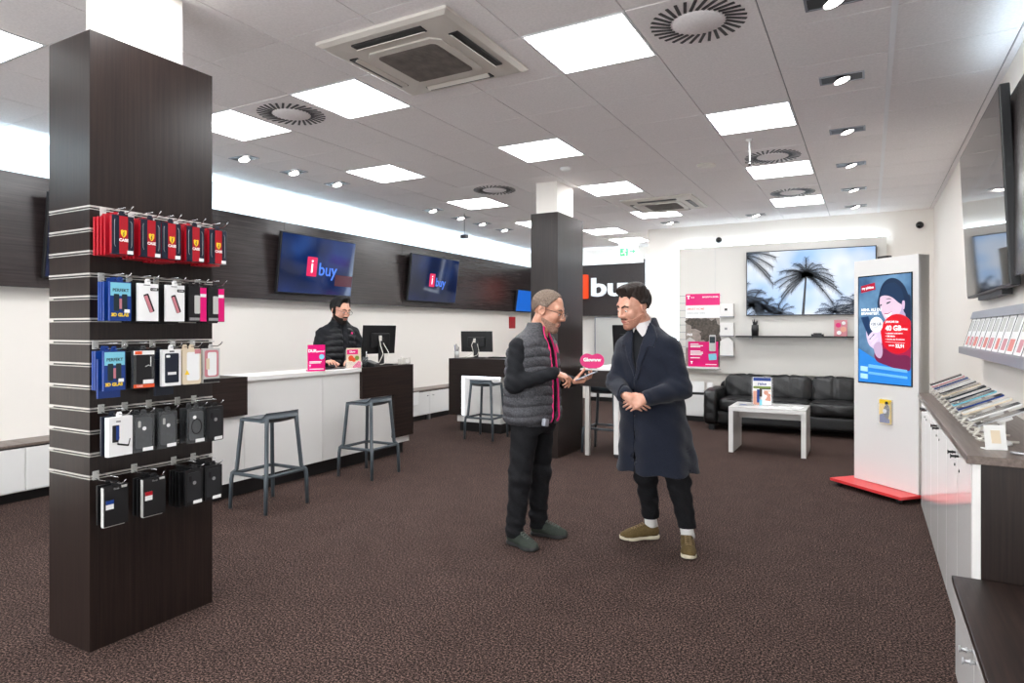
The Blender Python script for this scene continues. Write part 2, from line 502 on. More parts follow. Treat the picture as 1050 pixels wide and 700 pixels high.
# small ceiling devices
d = MB().lathe([(.095, 0), (.092, -.012), (.07, -.02)], n=24).build('ceiling_speaker', 'cream_plastic', loc=(-1.46, 6.77, CEIL))
tag(d, 'flat round beige ceiling speaker between the right vents and the centre', 'ceiling speaker')
d = MB().lathe([(.055, 0), (.055, -.02), (.035, -.038)], n=20).build('smoke_detector', 'white_plastic', loc=(-2.772, 6.18, CEIL))
tag(d, 'small white smoke detector on the ceiling in front of the second column', 'smoke detector')
t = thing('hanging_rod_sensor', 'thin white rod with a small shiny head hanging from the ceiling before a vent', 'sensor', (-.93, 6.05, CEIL))
MB().lathe([(.03, 0), (.028, -.012), (.01, -.02)]).tube([(0, 0, -.01), (.004, 0, -.2)], .008).build('rod', 'white_plastic', t)
MB().ball((.004, 0, -.215), .022).tube([(-.035, 0, -.2), (.045, 0, -.225)], .007).build('head', 'chrome', t)
t = thing('pendant_sensor', 'small black box hanging on a wire before the second wall screen', 'sensor', (-5.15, 7.9, CEIL))
MB().tube([(0, 0, 0), (0, 0, -.31)], .004).build('wire', 'black_cable', t)
MB().box(-.05, .05, -.035, .035, -.36, -.31).build('box', 'dark_metal', t, bevel=.006)
t = thing('pendant_sensor', 'beige box on a thin dark wire hanging at the top left picture edge', 'sensor', (-4.2, 1.55, CEIL))
MB().tube([(.02, 0, 0), (.01, 0, -.1), (-.01, .02, -.17), (-.08, 0, -.22)], .003).build('wire', 'black_cable', t)
MB().box(-.16, -.02, -.04, .04, -.275, -.225).build('box', 'cream_plastic', t, bevel=.008)
for (p, lab) in (((-2.1, YB - .0, 2.9), 'small black camera on the white wall above the magenta poster'), ((.62, YB, 2.93), 'small black camera high in the right wall corner')):
    t = thing('security_camera', lab, 'camera', p, 0, 'wall cameras')
    MB().box(-.03, .03, -.03, 0, -.03, .03).build('bracket', 'white_plastic', t)
    MB().ball((0, -.06, -.02), .05).build('lens_dome', 'black_gloss', t)

# ------------------------------------------------------------------ left wall: panel band, lit cove, cabinets
t = MB()
for k in range(7):
    y0 = -3.6 + k * 2.33
    t.box(-6.45, -6.41, y0 + .002, y0 + 2.328, 1.82, 2.80)
t.box(-6.555, -6.45, -3.6, 12.7, 1.86, 1.9)
t.build('trim_1', 'bulk', kind='structure')
o = MB().box(-6.53, -6.47, -3.5, 12.6, 2.70, 2.715).build('cove_light', 'cove')
tag(o, 'bluish LED strip glowing behind the dark wall band on the left', 'light strip')
# recess wall: sign band
t = MB().box(XL + .2, -3.9, 12.62, 12.66, 1.74, 2.80)
t.box(XL + .2, -3.9, 12.66, 12.795, 1.8, 1.84)
t.build('trim_2', 'bulk', kind='structure')
o = MB().box(XL + .2, -4.0, 12.69, 12.74, 2.70, 2.715).build('cove_light', 'cove2')
tag(o, 'LED strip glowing behind the sign band on the recess wall', 'light strip')
t = thing('shop_sign', 'large lit shop sign with orange red square and white letters on dark band', 'sign', (-5.0, 12.61, 2.33))
MB().prism(rrect(.46, .50, .02), -.07, 0, 'y').build('square', 'orange_red', t).location = (-.36, 0, .02)
b = text_mb('i', .5, .03, .004); b.build('letter_i', 'sign_white', t, loc=(-.36, -.072, .02))
b = text_mb('buy', .53, .06, .012); b.v = [(x * 1.36, y, z) for x, y, z in b.v]; b.build('letters', 'sign_white', t, loc=(.44, 0, -.02))
t = thing('exit_sign', 'green and white exit sign plate hanging under the recess ceiling', 'exit sign', (-4.05, 12.0, 2.985))
M['exit_green'] = emat('exit_green', rgb(60, 180, 100), .5)
MB().box(-.19, .19, -.012, .012, -.13, .06).build('plate', emat('exit_white', rgb(205, 240, 218), .5), t)
g = MB().box(-.17, -.01, -.016, -.012, -.11, .04)
g.build('green_field', 'exit_green', t)
g = MB().prism([(.02, -.045), (.08, -.045), (.08, -.075), (.15, -.03), (.08, .015), (.08, -.015), (.02, -.015)], -.017, -.013, 'y')
g.build('arrow', 'exit_green', t)
g = MB().ball((-.07, -.018, .02), .016, 8).tube([(-.075, -.018, .0), (-.09, -.018, -.045)], .014, 6).tube([(-.09, -.018, -.045), (-.06, -.018, -.07), (-.065, -.018, -.1)], .009, 6).tube([(-.09, -.018, -.045), (-.12, -.018, -.06), (-.15, -.018, -.06)], .009, 6).tube([(-.075, -.018, 0), (-.045, -.018, -.02)], .008, 6).tube([(-.075, -.018, 0), (-.11, -.018, -.01)], .008, 6)
g.build('running_figure', 'sign_white', t)
MB().box(-.19, .19, -.02, .02, .06, .155).build('housing', 'white_plastic', t)
# lit frame at the right end of the recess
t = thing('light_frame', 'tall dark panel with a white lit edge at the corner of the recess', 'light panel', (-3.72, 12.4, 1.72))
MB().box(-.06, .3, 0, .06, 0, 1.12).build('panel', 'navy_print', t)
MB().box(-.12, -.07, -.01, .05, -.02, 1.2).build('lit_edge', 'ledbar', t)
MB().box(-.12, .3, -.01, .05, -.07, -.022).build('lit_base', 'ledbar', t)
MB().box(-.16, -.125, -.01, .05, -.07, 1.12).build('edge_trim', 'dark_metal', t)
# recess lower part: set-back light grey panel and low white cabinets
t = thing('wall_panel', 'light grey panel standing on the recess wall below the sign', 'panel', (-4.45, 12.68, .5))
MB().box(-.55, .5, 0, .1, 0, 1.2).build('sheet', 'lgrey', t)
MB().box(-.57, -.55, -.01, .1, 0, 1.22).box(-.57, .5, -.01, .1, 1.2, 1.22).build('edge_trim', 'rail_grey', t)

# low sideboards
def sideboard(x, y, rz, lab, w=1.2, h=.49, dpt=.31, group=None, legs=False, handle='knob', topmat='taupe_top'):
    """front faces local -y, width along local x"""
    t = thing('low_cabinet', lab, 'cabinet', (x, y, 0), rz, group)
    body = MB().box(-w / 2, w / 2, .01, dpt, .085, h - .025)
    body.build('body', 'white_satin', t)
    MB().box(-w / 2, w / 2, .05, dpt, 0, .085).build('plinth', 'black_toe', t)
    MB().box(-w / 2, w / 2, -.012, dpt, h - .022, h).build('top', topmat, t, bevel=.003)
    MB().box(-w / 2, w / 2, .004, dpt - .02, h - .036, h - .0225).build('shadow_gap', 'black_toe', t)
    for k in (0, 1):
        x0 = -w / 2 + k * w / 2 + .003; x1 = x0 + w / 2 - .006
        d_ = MB().box(x0, x1, -.006, .01, .095, h - .037).build('door', 'white_gloss', t, bevel=.002)
        kx = x1 - .07 if k == 0 else x0 + .07
        kb = MB().tube([(kx, -.006, h - .10), (kx, -.028, h - .10)], .006)
        kb.tube([(kx - .018, -.03, h - .1), (kx + .018, -.03, h - .1)], .006)
        kb.build('knob', 'steel', d_)
    if legs:
        MB().box(-.025, .025, .0, .04, 0, .085).build('leg', 'steel', t)
    return t
for k, y in enumerate((1.0, 2.2, 3.4)):
    sideboard(-6.245, y, PI / 2, ['white two-door low cabinet by the left wall, off the picture edge', 'white two-door low cabinet by the left wall, left of the product column', 'white two-door low cabinet mostly behind the product column'][k], group='low cabinets under the left wall')
for k, y in enumerate((8.55, 9.75)):
    sideboard(-6.245, y, PI / 2, ['white low cabinet by the left wall in the gap between the two service desks', 'white low cabinet by the left wall behind the second service desk'][k], group='low cabinets under the left wall', legs=True)
o = MB().obox((-6.22, 8.15, .37), (.004, .15, .2), rotm(0, .05, 0)).build('paper_sheet', 'paper')
tag(o, 'white sheet hung on the front of the low cabinet beside the main counter', 'paper')
sideboard(-4.3, 12.35, 0, 'low white cabinet seen under the high desk in the recess', w=1.4, h=.5, group=None)
sideboard(-2.6, 10.37, 0, 'low white two-door cabinet left of the black sofa', w=.9, h=.46, group=None, topmat='black_toe')
for (x, w_, h_, lab, rz) in ((-2.42, .26, .17, 'plain white upright card box on the low cabinet beside the sofa', .1), (-2.2, .09, .16, 'narrow white upright card next to the sofa armrest on the low cabinet', -.3)):
    b = MB().prism([(0, 0), (.10, 0), (.02, h_)], -w_ / 2, w_ / 2, 'x')
    o = b.build('display_card', 'paper', loc=(x, 10.42, .46), rotz=rz); tag(o, lab, 'display card')
o = MB().prism(rrect(.1, .19, .03), 0, .03, 'y').build('gift_bottle', 'beige_print', loc=(-2.72, 10.45, .555)); tag(o, 'small cream packet beside the navy coat on the low cabinet', 'packet')

# ------------------------------------------------------------------ wall screens left
def screen_tv(x, y, z, rz, w, h, tilt, lab, name='wall_screen', content=None, group=None, depth=.045):
    """facing local -y; bottom edge centre at local origin, leaning forward by tilt"""
    t = thing(name, lab, 'television', (x, y, z), rz, group)
    R = rotm(tilt, 0, 0)
    MB().obox(R @ Vector((0, depth / 2, h / 2)), (w, depth, h), R).build('case', 'black_plastic', t, bevel=.006)
    MB().obox(R @ Vector((0, depth + .02, h * .45)), (w * .6, .05, h * .6), R).build('back_housing', 'black_plastic', t, bevel=.01)
    return t, R
def blue_mat(name, bright, xs=1.2):
    m, nt, b = _nt(name)
    tc = nt.nodes.new('ShaderNodeTexCoord'); mp = nt.nodes.new('ShaderNodeMapping')
    n = nt.nodes.new('ShaderNodeTexNoise'); n.inputs['Scale'].default_value = xs; n.inputs['Detail'].default_value = 2
    r = nt.nodes.new('ShaderNodeValToRGB'); e = r.color_ramp.elements
    e[0].position = .3; e[0].color = rgb(8, 14, 34); e[1].position = .72; e[1].color = rgb(20, 84, 170)
    k = e.new(.5); k.color = rgb(14, 44, 104)
    nt.links.new(tc.outputs['Object'], mp.inputs['Vector']); nt.links.new(mp.outputs['Vector'], n.inputs['Vector'])
    nt.links.new(n.outputs['Fac'], r.inputs['Fac']); nt.links.new(r.outputs['Color'], b.inputs['Emission Color'])
    b.inputs['Emission Strength'].default_value = bright
    b.inputs['Base Color'].default_value = (.004, .005, .008, 1); b.inputs['Roughness'].default_value = .07
    return m
M['scr_blue'] = blue_mat('blue_screen_glow', .6)
M['scr_dark'] = blue_mat('dark_blue_screen_glow', .3)
M['logo_red'] = emat('logo_red', rgb(205, 20, 80), .65)
M['logo_blue'] = emat('logo_blue_letters', rgb(70, 120, 225), .65)
M['logo_white'] = emat('logo_white', (1, 1, 1, 1), .9)
M['scr_off'] = mat('dark_glossy_screen', rgb(12, 13, 18), .05, spec=.7)
def ibuy(parent, R, w, h, s, cx=.0):
    p = parent
    def put(b, name, m, dx, dz, dy=-.004):
        q = MB().merge(b, R, R @ Vector((dx, dy, dz))); return q.build(name, m, p)
    put(MB().prism(rrect(.17 * s, .25 * s, .012), -.001, 0, 'y'), 'logo_square', 'logo_red', cx - .15 * s, h * .48)
    put(text_mb('i', .25 * s, .001, .001), 'logo_letter', 'logo_white', cx - .15 * s, h * .48, -.006)
    put(text_mb('buy', .23 * s, .001, .003), 'logo_letters', 'logo_blue', cx + .13 * s, h * .44)
xs = -6.34
for k, (y0, y1, m_, lab) in enumerate(((2.98, 4.33, 'scr_dark', 'tilted wall screen mostly hidden behind the product column'),
                                       (5.53, 6.83, 'scr_blue', 'tilted wall screen with bright blue picture and logo above the seller'),
                                       (8.09, 9.43, 'scr_dark', 'tilted darker wall screen with logo, nearer the second column'))):
    t, R = screen_tv(xs, (y0 + y1) / 2, 1.905, PI / 2, y1 - y0, .755, .13, lab, group='tilted screens on the left wall band')
    wv = (y1 - y0)
    MB().obox(R @ Vector((0, -.001, .755 / 2)), (wv - .03, .004, .725), R).build('screen', m_, t)
    MB().obox((0, .1, .5), (.3, .1, .2)).build('wall_bracket', 'steel', t)
    if k: ibuy(t, R, wv, .755, 1.0 if k == 1 else .86, .03 if k == 1 else .05)
    if k == 1:
        MB().obox(R @ Vector((wv * .36, -.004, .755 * .28)), (wv * .25, .001, .15), R).build('screen_banner', mat('dull_red_banner', rgb(84, 20, 44), .2), t)
# third small screen by the second column, and a red card below
t, R = screen_tv(-6.36, 12.05, 1.83, PI / 2, .75, .45, .14, 'small bright blue screen partly behind the second column')
MB().obox(R @ Vector((0, -.001, .225)), (.73, .004, .43), R).build('screen', emat('blue_lit_screen', rgb(24, 100, 200), .55), t)
MB().obox((0, .06, .3), (.2, .06, .1)).build('wall_bracket', 'steel', t)
o = MB().box(-6.555, -6.54, 11.75, 12.0, 1.48, 1.72).build('wall_card', 'red'); tag(o, 'small red card on the wall beside the second column', 'card')

# ------------------------------------------------------------------ pillars
def pillar(x0, x1, y0, y1, h, lab, cx0, cx1, cy0, cy1, slat):
    cx, cy = (x0 + x1) / 2, (y0 + y1) / 2
    t = thing('column', lab, 'column', (cx, cy, 0))
    MB().box(cx0 - cx, cx1 - cx, cy0 - cy, cy1 - cy, h - .02, CEIL).build('core', 'wall', t)
    b = MB(); a, bb = (x1 - x0) / 2, (y1 - y0) / 2
    if slat:
        zs = [2.002 - .1015 * k for k in range(13)]
        edges = [h] + [z for zz in zs for z in (zz + .0095, zz - .0095)] + [0]
        for k in range(0, len(edges), 2):
            b.box(-a, a, -bb, bb, edges[k + 1], edges[k])
        b.box(-a + .012, a - .012, -bb + .012, bb - .012, .7, 2.1, 1)
        o = b.build('cladding', ['wenge_v', 'black_toe'], t)
        s = MB()
        for z in zs:
            # U-shaped aluminium inserts: upper and lower lips on the two near faces
            for (za, zb) in ((z + .0015, z + .0092), (z - .0092, z - .0055)):
                s.box(-a - .0015, a + .0015, -bb - .0015, -bb + .008, za, zb)
                s.box(a - .008, a + .0015, -bb + .0082, bb + .001, za, zb)
        s.build('slat_inserts', 'alu', t)
        MB().box(-a - .022, -a, bb * .2, bb, 0, h - .03).build('back_panel_edge', 'rail_grey', t)
    else:
        b.box(-a, a, -bb, bb, 0, h)
        b.build('cladding', 'wenge_v', t)
        MB().box(-a - .001, a + .001, -bb - .001, bb + .001, 1.2, 1.203).build('joint', 'black_toe', t)
    return t
pillar(-3.408, -3.065, 1.628, 2.247, 2.80, 'tall dark wood slatwall column with accessory pegs near the camera', -3.345, -3.10, 1.76, 2.1, True)
pillar(-3.41, -3.07, 6.63, 7.36, 2.78, 'plain dark wood column behind the man in the quilted vest', -3.36, -3.10, 6.67, 7.12, False)
# ------------------------------------------------------------------ accessories on the slatwall column
PW, PH = .096, .173
def F(b, x0, x1, z0, z1, y=-.001, mi=0):      # thin raised print patch on a front face at y=0
    return b.box(x0, x1, y, 0, z0, z1, mi)
def hangtab(b, th, mi=0):
    b.prism([(-.014, 0), (.014, 0), (.014, .012), (.009, .022), (-.009, .022), (-.014, .012)], th * .4, th * .4 + .001, 'y', mi)

def pk_red(t):
    th = .018
    b = MB().box(-PW / 2, PW / 2, .0, th, -PH, 0, 0); hangtab(b, th, 0)
    b.build('box', 'navy_print', t, bevel=.002)
    b = MB().box(-PW / 2 - .001, -PW / 2, .003, th - .001, -PH + .004, -.004).box(PW / 2, PW / 2 + .001, .003, th - .001, -PH + .004, -.004)
    F(b, -.017, .021, -PH + .002, -.002); b.build('red_band', 'red', t)
    o = MB().prism([(-.013, -.066), (-.007, -.063), (0, -.066), (.007, -.063), (.013, -.066), (.012, -.082), (.007, -.091), (0, -.098), (-.007, -.091), (-.012, -.082)], -.0016, -.001, 'y', 0, loc=(.002, 0, 0)).build('shield', 'yellow_print', t)
    MB().tube([(.000, -.0018, -.092), (.003, -.0018, -.084), (.001, -.0018, -.076), (.005, -.0018, -.071)], .0016, 5).tube([(.003, -.0018, -.083), (-.003, -.0018, -.081)], .0013, 5).build('shield_mark', 'black_print', o)
    q = text_mb('CASE', .017, .0006, .0008); q.build('lettering', 'white_print', t, loc=(.002, -.001, -.109))
    F(MB(), .018, .044, -PH + .004, -PH + .02, -.0016).build('price_sticker', 'white_print', t)
    w = MB()
    for s in (-1, 1): w.tube([(s * .034 - .002, -.001, -.02), (s * .038, -.001, -.03), (s * .038, -.001, -.13), (s * .034, -.001, -.14)], .0012, 5)
    w.build('outline_print', 'grey_print', t)
def pk_blue(t):
    th = .012
    b = MB().box(-PW / 2, PW / 2, 0, th, -PH, 0, 0); hangtab(b, th, 0); b.build('box', 'blue_print', t, bevel=.002)
    F(MB(), -.045, .045, -.062, -.004).build('pale_panel', 'cyan_print', t)
    text_mb('PERFEKT', .019, .0005, .0004).build('lettering', 'navy_print', t, loc=(0, -.001, -.038))
    for s in (-1, 1):
        MB().prism(rrect(.024, .075, .004), -.0014, -.0002, 'y', loc=(s * .018 - .001, 0, -.092)).build('phone_picture', 'teal_print', t)
    F(MB(), -.006, .005, -.12, -.075, -.0012).build('flare_picture', 'pink_print', t)
    text_mb('3D GLAS', .02, .0005, .001).build('lettering', 'yellow_print', t, loc=(-.004, -.001, -.147))
    F(MB(), .016, .04, -.137, -.122, -.0018).build('price_sticker', 'white_print', t)
def pk_white(t):
    th = .014
    b = MB().box(-PW / 2, PW / 2, 0, th, -PH, 0, 0); hangtab(b, th, 0); b.build('box', 'white_print', t, bevel=.002)
    R = rotm(0, -.36, 0)
    MB().prism(rrect(.024, .088, .005), -.0012, 0, 'y', R=R, loc=(.003, 0, -.09)).build('phone_picture', 'black_print', t)
    MB().prism(rrect(.015, .08, .003), -.0018, -.0012, 'y', R=R, loc=(.001, 0, -.094)).build('pink_picture', 'pink_print', t)
    MB().prism(rrect(.037, .014, .004), -.0012, 0, 'y', loc=(.028, 0, -.026)).build('brand_tag', 'black_print', t)
    text_mb('CASE', .011, .0005).build('lettering', 'white_print', t, loc=(.028, -.0012, -.026))
    F(MB(), -.022, .008, -.009, -.006, -.001).build('euro_slot', 'black_print', t)
def pk_pink(t):
    th = .016
    b = MB().box(-PW / 2, PW / 2, 0, th, -PH, 0, 0); hangtab(b, th, 0); b.build('box', 'black_print', t, bevel=.002)
    F(MB(), .012, .046, -PH + .002, -.004).build('pink_band', 'magenta', t)
    MB().prism(rrect(.03, .09, .005), -.0014, -.0003, 'y', loc=(-.004, 0, -.088)).build('phone_picture', 'lgrey', t)
    F(MB(), .012, .044, -.05, -.034, -.0018).build('price_sticker', 'white_print', t)
    F(MB(), -.044, .01, -PH + .006, -PH + .02, -.001).build('footer_print', 'grey_print', t)
def pk_orange(t):
    th = .02
    b = MB().box(-PW / 2, PW / 2, 0, th, -PH, 0, 0); hangtab(b, th, 0); b.build('box', 'smoke_clear', t, bevel=.002)
    MB().prism(rrect(.07, .13, .01), -.0012, 0, 'y', loc=(0, 0, -.085)).build('case', 'dark_metal', t)
    w = MB().tube([(.005, -.002, -.075), (.02, -.002, -.068), (.03, -.002, -.075), (.03, -.002, -.03)], .0022, 6); w.build('cord', 'lgrey', t)
    F(MB(), -.047, .047, -.02, -.002, -.0014).build('header_print', 'white_print', t)
    F(MB(), -.042, -.01, -.018, -.004, -.002).build('orange_mark', 'orange_card', t)
    o = F(MB(), -.047, .047, -PH + .002, -PH + .018, -.0014).build('footer_band', 'orange_card', t)
    text_mb('CASE', .012, .0005).build('lettering', 'white_print', o, loc=(-.02, -.0014, -PH + .01))
    F(MB(), -.005, .044, -PH + .02, -PH + .038, -.0018).build('price_sticker', 'white_print', t)
M['orange_card'] = mat('orange_print', rgb(226, 84, 36), .4)
def pk_frame(t):
    th = .02
    b = MB().box(-PW / 2, PW / 2, 0, th, -PH, 0, 0); hangtab(b, th, 0); b.build('box', 'white_print', t, bevel=.002)
    MB().prism(rrect(.072, .14, .006), -.0012, 0, 'y', loc=(0, 0, -.088)).build('case', 'navy_print', t)
    MB().prism(rrect(.02, .012, .004), -.002, -.0012, 'y', loc=(-.02, 0, -.032)).build('lens_cutout', 'white_print', t)
    F(MB(), -.022, .022, -.12, -.107, -.002).build('price_sticker', 'white_print', t)
    F(MB(), -.012, .012, -.012, -.006, -.001).build('euro_slot', 'black_print', t)
def pk_cream(t):
    th = .014
    b = MB().prism(rrect(PW, PH, .01, cy=-PH / 2), 0, th, 'y', 0); hangtab(b, th, 0); b.build('box', 'beige_print', t)
    MB().prism(rrect(.066, .14, .01), -.001, 0, 'y', loc=(.006, 0, -.085)).build('case', 'white_print', t)
    MB().prism([(-.038, -.125), (-.014, -.125), (-.026, -.102)], -.002, 0, 'y').build('yellow_sticker', 'yellow_print', t)
    F(MB(), .014, .046, -.024, -.003, -.0014).build('pink_corner', 'pink_print', t)
def pk_rose(t):
    th = .016
    b = MB().box(-PW / 2, PW / 2, 0, th, -PH, 0, 0); hangtab(b, th, 0); b.build('box', 'lgrey', t, bevel=.002)
    MB().prism(rrect(.08, .135, .012), -.0012, 0, 'y', loc=(0, 0, -.076)).build('case', 'pink_print', t)
    MB().prism(rrect(.052, .118, .01), -.002, -.0012, 'y', loc=(.002, 0, -.078)).build('inner_print', 'white_print', t)
    F(MB(), -.047, .047, -PH + .002, -PH + .02, -.0014).build('footer_band', 'black_print', t)
    F(MB(), -.032, -.014, -.105, -.05, -.003).build('price_sticker', 'beige_print', t)
def pk_photo(t):
    th = .026
    b = MB().box(-PW / 2 - .006, PW / 2 + .006, 0, th, -PH, 0, 0); hangtab(b, th, 0); b.build('box', 'white_print', t, bevel=.002)
    MB().prism(rrect(.03, .075, .003), -.0012, 0, 'y', loc=(-.022, 0, -.073)).build('phone_picture', 'black_print', t)
    MB().prism(rrect(.014, .062, .002), -.0018, -.0012, 'y', loc=(-.014, 0, -.07)).build('blue_picture', 'blue_print', t)
    R = rotm(0, .25, 0)
    MB().prism(rrect(.054, .036, .004), -.0012, 0, 'y', R=R, loc=(.014, 0, -.112)).build('tray_picture', 'black_print', t)
    MB().prism(rrect(.046, .03, .004), -.0018, -.0012, 'y', R=R, loc=(.014, 0, -.107)).build('white_picture', 'white_print', t)
    F(MB(), -.02, .0, -.024, -.016, -.001).build('brand_print', 'grey_print', t)
def pk_bag(t, dark=False, ring=False):
    th = .012
    b = MB().prism(rrect(PW, PH, .006, cy=-PH / 2), 0, th, 'y', 0); hangtab(b, th, 0)
    b.build('bag', 'smoke_clear' if not dark else 'black_print', t)
    MB().prism(rrect(.074, .142, .012), -.002, .0, 'y', loc=(-.002, 0, -.086)).build('case', 'case_grey' if not dark else 'case_dark', t)
    if ring:
        MB().tube([(-.002 + .026 * math.cos(a), -.003, -.09 + .036 * math.sin(a)) for a in [2 * PI * q / 20 for q in range(20)]], .0025, 6, closed=True).build('cord', 'dark_metal', t)
    MB().prism(circ(.009, 16), -.0032, -.002, 'y', loc=(-.012 if ring else .0, 0, -.045 if ring else -.066)).build('round_sticker', 'white_print' if not dark else 'grey_print', t)
    if not ring: MB().prism(rrect(.012, .03, .005), -.0032, -.002, 'y', loc=(-.022, 0, -.045)).build('lens_cutout', 'lgrey' if not dark else 'dark_metal', t)
    F(MB(), -.006, .04, -PH + .004, -PH + .02, -.0032).build('price_sticker', 'white_print', t)
M['case_grey'] = mat('grey_phone_case', rgb(84, 86, 88), .4, noise=.1)
M['case_dark'] = mat('dark_phone_case', rgb(34, 35, 38), .35)
def pk_black(t, col='blue_print'):
    th = .022
    b = MB().box(-PW / 2 - .004, PW / 2 + .004, 0, th, -PH, 0, 0); hangtab(b, th, 0); b.build('box', 'black_print', t, bevel=.002)
    e = MB().box(-PW / 2 - .006, -PW / 2 - .004, .004, th, -PH, -.004).box(-PW / 2 - .004, PW / 2 - .01, .004, th, -PH - .004, -PH)
    e.build('side_print', 'lgrey', t)
    o = F(MB(), -.046, -.012, -.1, -.06, -.0012).build('price_sticker', 'white_print', t)
    F(MB(), -.046, -.012, -.078, -.06, -.002).build('sticker_header', col, o)
    text_mb('Book', .012, .0005).build('lettering', 'grey_print', t, loc=(.0, -.001, -.014))
    F(MB(), .022, .046, -.014, -.004, -.001).build('corner_tab', 'lgrey', t)

K = {'red': (pk_red, 'red and navy phone case box with a yellow shield', 'red', 5, .029),
     'blue': (pk_blue, 'blue screen protector pack picturing two phones', 'blue_print', 4, .02),
     'white': (pk_white, 'white card pack showing a slanted pink phone case', 'black_print', 5, .024),
     'pink': (pk_pink, 'black and magenta phone case box', 'black_print', 3, .03),
     'orange': (pk_orange, 'smoky clear case box with orange footer', 'black_print', 4, .03),
     'frame': (pk_frame, 'white box framing a dark navy phone case', 'navy_print', 3, .035),
     'cream': (pk_cream, 'cream clear case pack with a yellow triangle sticker', 'beige_print', 2, .03),
     'rose': (pk_rose, 'clear case pack with a rose pink rim', 'black_print', 3, .03),
     'photo': (pk_photo, 'white charger box picturing a phone and a tray', 'navy_print', 2, .04),
     'bag': (lambda t: pk_bag(t), 'grey phone case with round sticker in clear bag', 'smoke_clear', 3, .03),
     'ring': (lambda t: pk_bag(t, ring=True), 'grey phone case with looped cord in clear bag', 'smoke_clear', 2, .035),
     'dark': (lambda t: pk_bag(t, dark=True), 'black phone case with round badge', 'black_print', 5, .024),
     'bookb': (lambda t: pk_black(t), 'black wallet case box with a blue and white sticker', 'black_print', 2, .035),
     'bookr': (lambda t: pk_black(t, 'red'), 'black wallet case box with a red and white sticker', 'black_print', 3, .03)}
ORD = ['first', 'second', 'third', 'fourth', 'fifth']
RN = ['top', 'second', 'third', 'fourth', 'bottom']
rows = [(1.957, 2.002, -2.905, [('red', 1.672), ('red', 1.800), ('red', 1.900), ('red', 2.026), ('red', 2.152)]),
        (1.663, 1.6975, -2.91, [('blue', 1.664), ('white', 1.790), ('white', 1.923), ('pink', 2.042), ('pink', 2.145)]),
        (1.356, 1.393, -2.91, [('blue', 1.638), ('orange', 1.770), ('frame', 1.905), ('cream', 2.010), ('rose', 2.118)]),
        (1.064, 1.0885, -2.91, [('photo', 1.664), ('bag', 1.770), ('bag', 1.886), ('ring', 2.035), ('dark', 2.125)]),
        (.766, .7845, -2.90, [('bookb', 1.640), ('bookr', 1.815), ('dark', 2.015), ('dark', 2.122)])]
backmesh = {}
hook0 = None
for ri, (zt, zs_, xf, pegs) in enumerate(rows):
    for pi, (kind, y) in enumerate(pegs):
        fn, desc, bm_, n, dx = K[kind]
        y = y + .012
        where = '%s row, %s peg' % (RN[ri], ORD[pi])
        x = xf + (.02 if pi == len(pegs) - 1 and ri == 3 else 0)
        # hook
        lab = 'chrome wire peg on the slatwall column, %s row, %s from left' % (RN[ri], ORD[pi])
        if hook0 is None:
            h = thing('display_hook', lab, 'hook', (-3.0635, y, zs_), PI / 2, 'wire pegs on the slatwall column')
            MB().box(-.014, .014, -.004, 0, -.028, .012).build('bracket', 'lgrey', h, bevel=.001)
            MB().tube([(0, -.003, -.022), (0, -.03, -.026), (0, -.2, -.022), (0, -.222, -.012), (0, -.235, .0)], .0026, 6).build('wire', 'chrome', h)
            MB().tube([(.004, -.003, .002), (.004, -.17, .001)], .0014, 6).build('upper_wire', 'chrome', h)
            hook0 = h; h.location.z = zt + .034
        else:
            dup(hook0, (-3.0635, y, zt + .034), None, lab)
        # front pack, with its parts
        lz = .18 * math.sin(ri * 7 + pi * 3) * .25
        t = thing('phone_case_pack', desc + ', front of ' + where, 'phone accessory', (x, y, zt), PI / 2 + lz, 'accessory packs on the slatwall column')
        t.rotation_euler.y = 0
        fn(t)
        # the packs hanging behind it
        if kind not in backmesh:
            b = MB().box(-PW / 2, PW / 2, 0, .012, -PH, 0); hangtab(b, .012)
            backmesh[kind] = (b, None)
        b, me = backmesh[kind]
        x2 = -3.05
        k = 0
        while True:
            k += 1
            xb = x - .022 - dx * k + .0
            if xb < x2 or k >= n: break
            drop = -.006 * ((k * 3 + pi) % 3) - (.035 if kind in ('blue', 'frame') and k == 1 and ri == 2 else 0)
            if me is None:
                o = b.build('phone_case_pack', bm_, bevel=.0015); me = o.data; backmesh[kind] = (b, me)
            else:
                o = bpy.data.objects.new('phone_case_pack', me); COL.objects.link(o)
            o.location = (xb, y, zt + drop); o.rotation_euler.z = PI / 2 + lz * .6 + .05 * math.sin(k * 5 + pi)
            tag(o, 'phone case pack %s behind the front one on slatwall column, %s' % (['next', 'second', 'third', 'fourth'][k - 1], where), 'phone accessory', 'accessory packs on the slatwall column')
# ------------------------------------------------------------------ service counter (front faces +x)
def counter():
    t = thing('service_counter', 'long white service counter with dark wood bands along the left wall', 'counter', (-4.75, 4.2, 0))
    # local y = world y - 4.2, local x = world x + 4.75
    b = MB()
    for (y0, y1) in ((-1.44, -.38), (-.376, .544), (.548, 1.93)):
        b.box(-.40, -.03, y0, y1, .14, 1.0)
    b.build('body', 'white_satin', t)
    MB().box(-.37, -.1, -1.42, 1.9, 0, .14).build('plinth', 'black_toe', t)
    MB().box(-.40, 0, -.378, 1.08, 1.0, 1.04).build('white_top', 'white_satin', t, bevel=.003)
    for (y0, y1, leg, nm) in ((-1.46, -.38, (-1.46, -1.12), 'dark_band'), (1.082, 1.96, (1.61, 1.96), 'dark_band')):
        d = MB()
        d.box(-.40, .012, y0, y1, .985, 1.042)
        d.box(-.03, .012, y0, y1, .71, .985)
        d.box(-.03, .012, leg[0], leg[1], .215, .71)
        d.build(nm, 'wenge_y', t)
    return t
counter()

